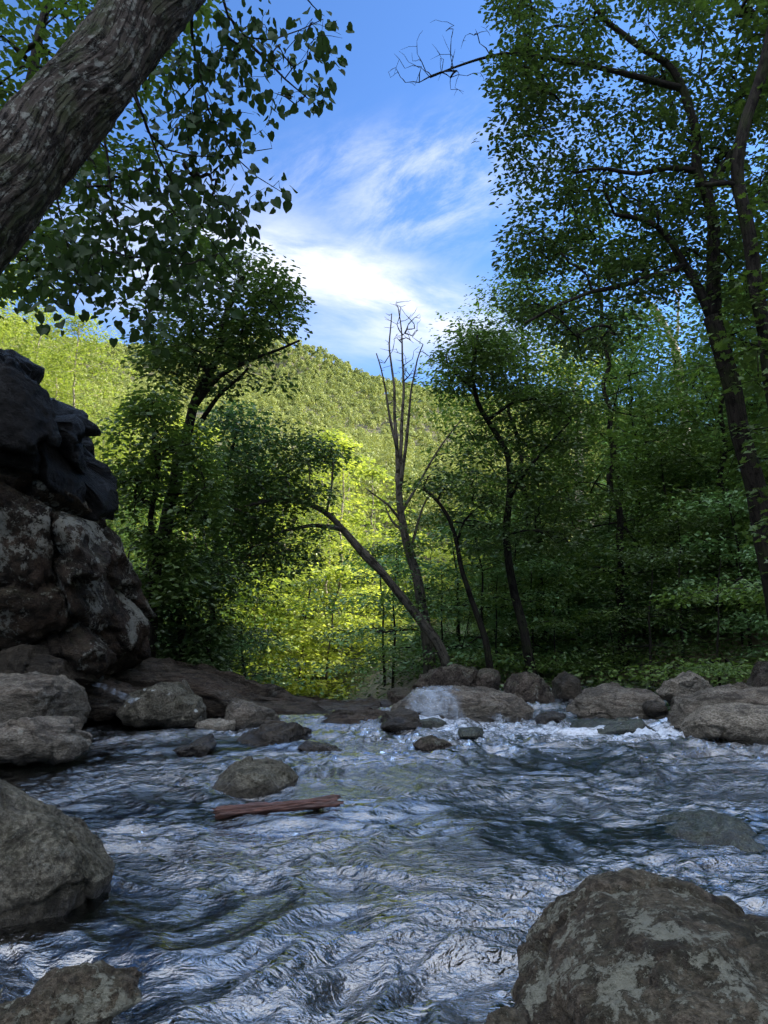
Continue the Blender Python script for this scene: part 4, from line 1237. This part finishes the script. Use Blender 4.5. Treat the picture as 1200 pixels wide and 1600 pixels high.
P_hill = [hill_proto(231, 13, 4.2, 0.22, M_bark_pale, L_hill), hill_proto(232, 15, 3.8, 0.28, M_bark_pale, L_hill), hill_proto(233, 12, 4.4, 0.2, M_bark_grey, L_hill2),
          hill_proto(234, 16, 3.4, 0.2, M_bark_pale, L_hill), hill_proto(235, 11, 3.6, 0.15, M_bark_pale, L_hill)]
P_gap = [proto(251, 9.5, 2.3, 0.3, M_bark_pale, L_glow, 110, 26, 0.5, 0.21, tr=0.11, lean=0.04, flat=0.12), proto(252, 11, 2.2, 0.4, M_bark_pale, L_glow, 100, 26, 0.5, 0.21, tr=0.12, lean=0.03, flat=0.12)]
P_glow = [proto(241, 4.6, 2.0, 0.08, M_bark_grey, L_glow, 130, 26, 0.5, 0.19, tr=0.05), proto(242, 3.4, 1.8, 0.06, M_bark_grey, L_glow, 110, 26, 0.45, 0.17, tr=0.04), proto(243, 6.0, 2.0, 0.15, M_bark_pale, L_glow, 140, 26, 0.5, 0.20, tr=0.06)]
rg = np.random.default_rng(77)


def scatter(n, fn, ok, dmin, tries=6000):
    pts = []
    for _ in range(tries):
        p = fn()
        if not ok(*p):
            continue
        if all((p[0] - q[0]) ** 2 + (p[1] - q[1]) ** 2 > dmin ** 2 for q in pts):
            pts.append(p)
            if len(pts) >= n:
                break
    return pts


# right bank woods
pts = scatter(60, lambda: (rg.uniform(3.5, 26), rg.uniform(17, 40)), lambda x, y: x > 2.2 + 0.10 * (y - 16) and x / y < 0.62 and x / y > 0.12, 2.2)
for i, (x, y) in enumerate(pts):
    sc_ = rg.uniform(0.75, 1.05)
    if y - 0.287 * x > 22.5:
        sc_ = min(sc_, max(0.25, (x + 0.5) * 0.032))
    place(P_right[i % 4], 'forest_tree', 'dark leafy tree in the shaded wood on the right bank', 'trees of the shaded right bank wood', x, y, sc_, rg.uniform(0, 6.28))
pts = scatter(34, lambda: (rg.uniform(2.2, 12), rg.uniform(12.6, 22)), lambda x, y: x / y > 0.14 and x / y < 0.6 and (x > 4.8 or y > 15.5), 1.25)
for i, (x, y) in enumerate(pts):
    place(P_low[i % 3], 'sapling', 'low leafy sapling in the dark understory of the right bank', 'understory saplings of the right bank', x, y, rg.uniform(0.7, 1.15), rg.uniform(0, 6.28), 'sapling')
place(P_low[1], 'shrub', 'small bright green shrub behind the pale perched boulder', None, P(1105, 1050, 11.0)[0], 11.0, 0.36, 1.0, 'shrub', 0.35)
pts = scatter(26, lambda: (rg.uniform(7, 34), rg.uniform(38, 62)), lambda x, y: (0.17 < x / y < 0.20 and y > 56) or 0.315 < x / y < 0.58, 3.2)
for i, (x, y) in enumerate(pts):
    place(P_right[(i * 3) % 4], 'forest_tree', 'green tree at the back of the right bank wood, higher up the slope', 'back row of the right bank wood', x, y, rg.uniform(0.75, 0.95), rg.uniform(0, 6.28))
# left bank woods
pts = scatter(26, lambda: (rg.uniform(-24, -4.5), rg.uniform(15, 38)), lambda x, y: x < xcen(y) - 1.5 - 0.02 * y and x / y > -0.62 and x / y < -0.17, 2.6)
for i, (x, y) in enumerate(pts):
    place(P_right[(i * 3 + 2) % 4], 'forest_tree', 'shaded green tree in the wood on the left bank behind the cliff', 'trees of the left bank wood', x, y, rg.uniform(0.6, 0.95) * (0.55 if x / y < -0.24 else 1.0), rg.uniform(0, 6.28))
pts = scatter(22, lambda: (rg.uniform(-8, -2.6), rg.uniform(12.8, 20)), lambda x, y: x / y < -0.17 and x / y > -0.5, 1.1)
for i, (x, y) in enumerate(pts):
    place(P_low[(i + 1) % 3], 'sapling', 'low leafy sapling on the left bank above the ledge', 'understory saplings of the left bank', x, y, rg.uniform(0.6, 1.0), rg.uniform(0, 6.28), 'sapling')
# centre shaded low ones right of the glowing gap
pts = scatter(9, lambda: (rg.uniform(-0.6, 3.2), rg.uniform(17.5, 24)), lambda x, y: x / y > 0.0, 1.3)
for i, (x, y) in enumerate(pts):
    place(P_low[i % 3], 'sapling', 'leafy sapling behind the feet of the arching and dead trees', 'saplings behind the arching tree', x, y, rg.uniform(0.9, 1.3), rg.uniform(0, 6.28), 'sapling')
# sunlit wood in the gap
pts = scatter(30, lambda: (rg.uniform(-26, 3), rg.uniform(45, 78)), lambda x, y: -0.34 < x / y < 0.02, 3.2)
for i, (x, y) in enumerate(pts):
    place(P_lit[i % 3], 'sunlit_tree', 'bright yellow-green tree in the sunlit gap beyond the stream', 'trees in the sunlit gap', x, y, rg.uniform(0.7, 1.05), rg.uniform(0, 6.28))

pts = scatter(24, lambda: (rg.uniform(-13, 1.0), rg.uniform(26, 46)), lambda x, y: -0.29 < x / y < -0.005, 1.9)
for i, (x, y) in enumerate(pts):
    place(P_glow[i % 3], 'sapling', 'sun-tinted yellow-green sapling at the foot of the sunlit gap', 'saplings at the foot of the sunlit gap', x, y, rg.uniform(0.7, 1.25), rg.uniform(0, 6.28), 'sapling')
pts = scatter(26, lambda: (rg.uniform(0.5, 11), rg.uniform(44, 78)), lambda x, y: 0.01 < x / y < 0.16, 2.2)
for i, (x, y) in enumerate(pts):
    place(P_glow[i % 3], 'sapling', 'sunlit bushy sapling on the slope behind the bare dead tree', 'saplings behind the bare dead tree', x, y, rg.uniform(0.9, 1.4), rg.uniform(0, 6.28), 'sapling')
pts = scatter(13, lambda: (rg.uniform(-13, 1.0), rg.uniform(31, 46)), lambda x, y: -0.28 < x / y < -0.01, 2.6)
for i, (x, y) in enumerate(pts):
    place(P_gap[i % 2], 'sunlit_tree', 'slim pale-trunked tree in the sunlit gap just behind the ledge', 'slim pale-trunked trees in the sunlit gap', x, y, rg.uniform(0.8, 1.15), rg.uniform(0, 6.28))
# pale straight trunks in the gap
for (pa, pb, Yd, r0, lb) in [((404, 1075), (434, 905), 42, 0.20, 'pale straight sunlit trunk leaning slightly right in the bright gap'), ((488, 1040), (497, 850), 46, 0.17, 'slim pale birch-like trunk right of the leaning one in the gap'), ((462, 1060), (478, 960), 30, 0.06, 'thin dark stem between the two pale trunks')]:
    a0 = P(pa[0], pa[1], Yd)
    a0[2] = float(Hn(np.array([a0[0]]), np.array([a0[1]]))[0]) - 0.3
    top = P(pb[0], pb[1], Yd)
    up = top + (top - a0) * np.array([1, 1, 0.6])
    mn = wob([a0, (a0 + top) / 2, top, up], 0.10, int(Yd), 40)
    rg2 = np.random.default_rng(int(Yd))
    att = up + rg2.normal(0, 1, (50, 3)) * np.array([1.5, 1.5, 1.6])
    make_tree('slender_tree', lb, 'tree', [(mn, r0, r0 * 0.5)], att, M_bark_pale if Yd > 35 else M_bark, L_lit, 'oval', 24, 0.6, 0.17, seed=int(Yd))

# lit tree with pale limbs top right, and the white snag
mn = [(line([(905, 700, 50), (903, 640, 50), (900, 610, 50)], 0.1, 5), 0.3, 0.18), (line([(900, 612, 50), (880, 590, 50), (858, 570, 50), (845, 555, 50)], 0.1, 6), 0.12, 0.05), (line([(901, 612, 50), (918, 585, 50), (930, 570, 50), (945, 550, 50)], 0.1, 7), 0.16, 0.06), (line([(900, 600, 50), (885, 570, 50), (868, 558, 50)], 0.1, 8), 0.10, 0.04)]
b0 = gbase(905, 50)
mn.insert(0, (wob([b0, P(905, 800, 50), P(905, 700, 50)], 0.1, 9), 0.34, 0.3))
att = ells([(890, 560, 60, 35, 60), (860, 590, 40, 25, 26), (940, 580, 40, 30, 26), (960, 540, 25, 20, 8), (905, 620, 50, 20, 14)], 50, 2.8, 21)
make_tree('sunlit_tree', 'distant sunlit tree with pale spreading limbs above the shaded wood', 'tree', mn, att, M_bark_pale, L_lit, 'oval', 22, 0.8, 0.24, seed=30)
b0 = gbase(1075, 32)
mn = [(wob([b0, P(1075, 800, 32), P(1070, 640, 32), P(1055, 545, 32)], 0.1, 9), 0.26, 0.2), (line([(1055, 545, 32), (1042, 515, 32), (1030, 490, 32), (1008, 468, 32), (998, 450, 32)], 0.08, 3), 0.16, 0.05), (line([(1040, 512, 32), (1020, 485, 32), (1000, 462, 32)], 0.08, 4), 0.09, 0.04), (line([(1055, 545, 32), (1062, 480, 32), (1050, 440, 32)], 0.08, 44), 0.09, 0.03)]
make_tree('dead_tree', 'bleached white snag catching the sun behind the tall right tree', 'dead tree', mn, np.zeros((0, 3)), M_bark_pale, None, k=0, seed=31, rtip=0.012, dead=ells([(1010, 470, 26, 30, 10), (1050, 450, 20, 30, 8)], 32, 0.8, 33))

# hillside trees: the ones that show largest are individuals
def vis(x, y):
    return -0.52 < x / y < 0.36


allp = []
yv = 72.0
while yv < RD + 12:
    sp = 7.6 if yv < 200 else 8.4
    xs_ = np.arange(-0.52 * yv, 0.36 * yv, sp)
    for xv in xs_:
        allp.append((xv + rg.uniform(-2.2, 2.2), yv + rg.uniform(-2.2, 2.2)))
    yv += sp * (1.0 if yv < 200 else 1.25)
allp = [p for p in allp if not (p[1] < 100 and p[0] / p[1] > 0.02)]
near = allp[:285]
far = allp[285:]
for i, (x, y) in enumerate(near):
    place(P_hill[int(rg.integers(0, 5))], 'hillside_tree', 'sunlit yellow-green tree on the lower slope of the hillside', 'trees of the sunlit hillside', x, y, rg.uniform(0.7, 1.1), rg.uniform(0, 6.28))
# left flank trees, lit, above the cliff
pts = scatter(34, lambda: (rg.uniform(-60, -16), rg.uniform(40, 72)), lambda x, y: -0.62 < x / y < -0.26, 4.2)
for i, (x, y) in enumerate(pts):
    place(P_lit[i % 3], 'flank_tree', 'sunlit tree on the steep left flank above the cliff', 'trees of the steep left flank', x, y, rg.uniform(0.95, 1.35), rg.uniform(0, 6.28))

far = np.array(far)
nf = len(far)
fz = Hn(far[:, 0], far[:, 1])
hs = rg.uniform(7, 17, nf)
crr = rg.uniform(3.0, 5.2, nf)
nb = 5
T_ = np.repeat(np.arange(nf), nb)
a = rg.uniform(0, 6.28, len(T_))
rr = rg.uniform(0.1, 0.6, len(T_)) * crr[T_]
hh_ = rg.uniform(0.45, 0.9, len(T_))
c_ = np.stack([far[T_, 0] + rr * np.cos(a), far[T_, 1] + rr * np.sin(a), fz[T_] + hs[T_] * hh_], -1)
rad = np.stack([crr[T_] * 0.55, crr[T_] * 0.55, hs[T_] * 0.2], -1)
B, ax, nr, sz = blobs(c_, rad, 56, rg, 0.45 + far[T_, 1] / 700)
tag(link('distant_forest', leaf_mesh('distant_forest', B, ax, nr, sz, 'quad', L_hill)), 'continuous sunlit woodland covering the upper hillside to the ridge', 'forest', kind='stuff')
print('near', len(near), 'far', nf)

# undergrowth
ux = rg.uniform(-14, 16, 9000)
uy = rg.uniform(12.5, 46, 9000)
keep = (ux < xcen(uy) - 1.8) | (ux > xcen(uy) + 1.5) | (uy > 15.5)
keep &= np.abs(ux / uy) < 0.6
ux, uy = ux[keep], uy[keep]
uz = Hn(ux, uy)
att = np.stack([ux, uy, uz + rg.uniform(0.05, 0.55, len(ux))], -1)
B, ax, nr, sz = spray(att, 12, 0.28, 0.11, 0.3, 0.1, 0.6, rg)
tag(link('undergrowth', leaf_mesh('undergrowth', B, ax, nr, sz, 'oval', L_dark)), 'leafy undergrowth carpeting the forest floor on both banks', 'undergrowth', kind='stuff')
print('objects', len(bpy.data.objects), 'faces', sum(len(m.polygons) for m in bpy.data.meshes))
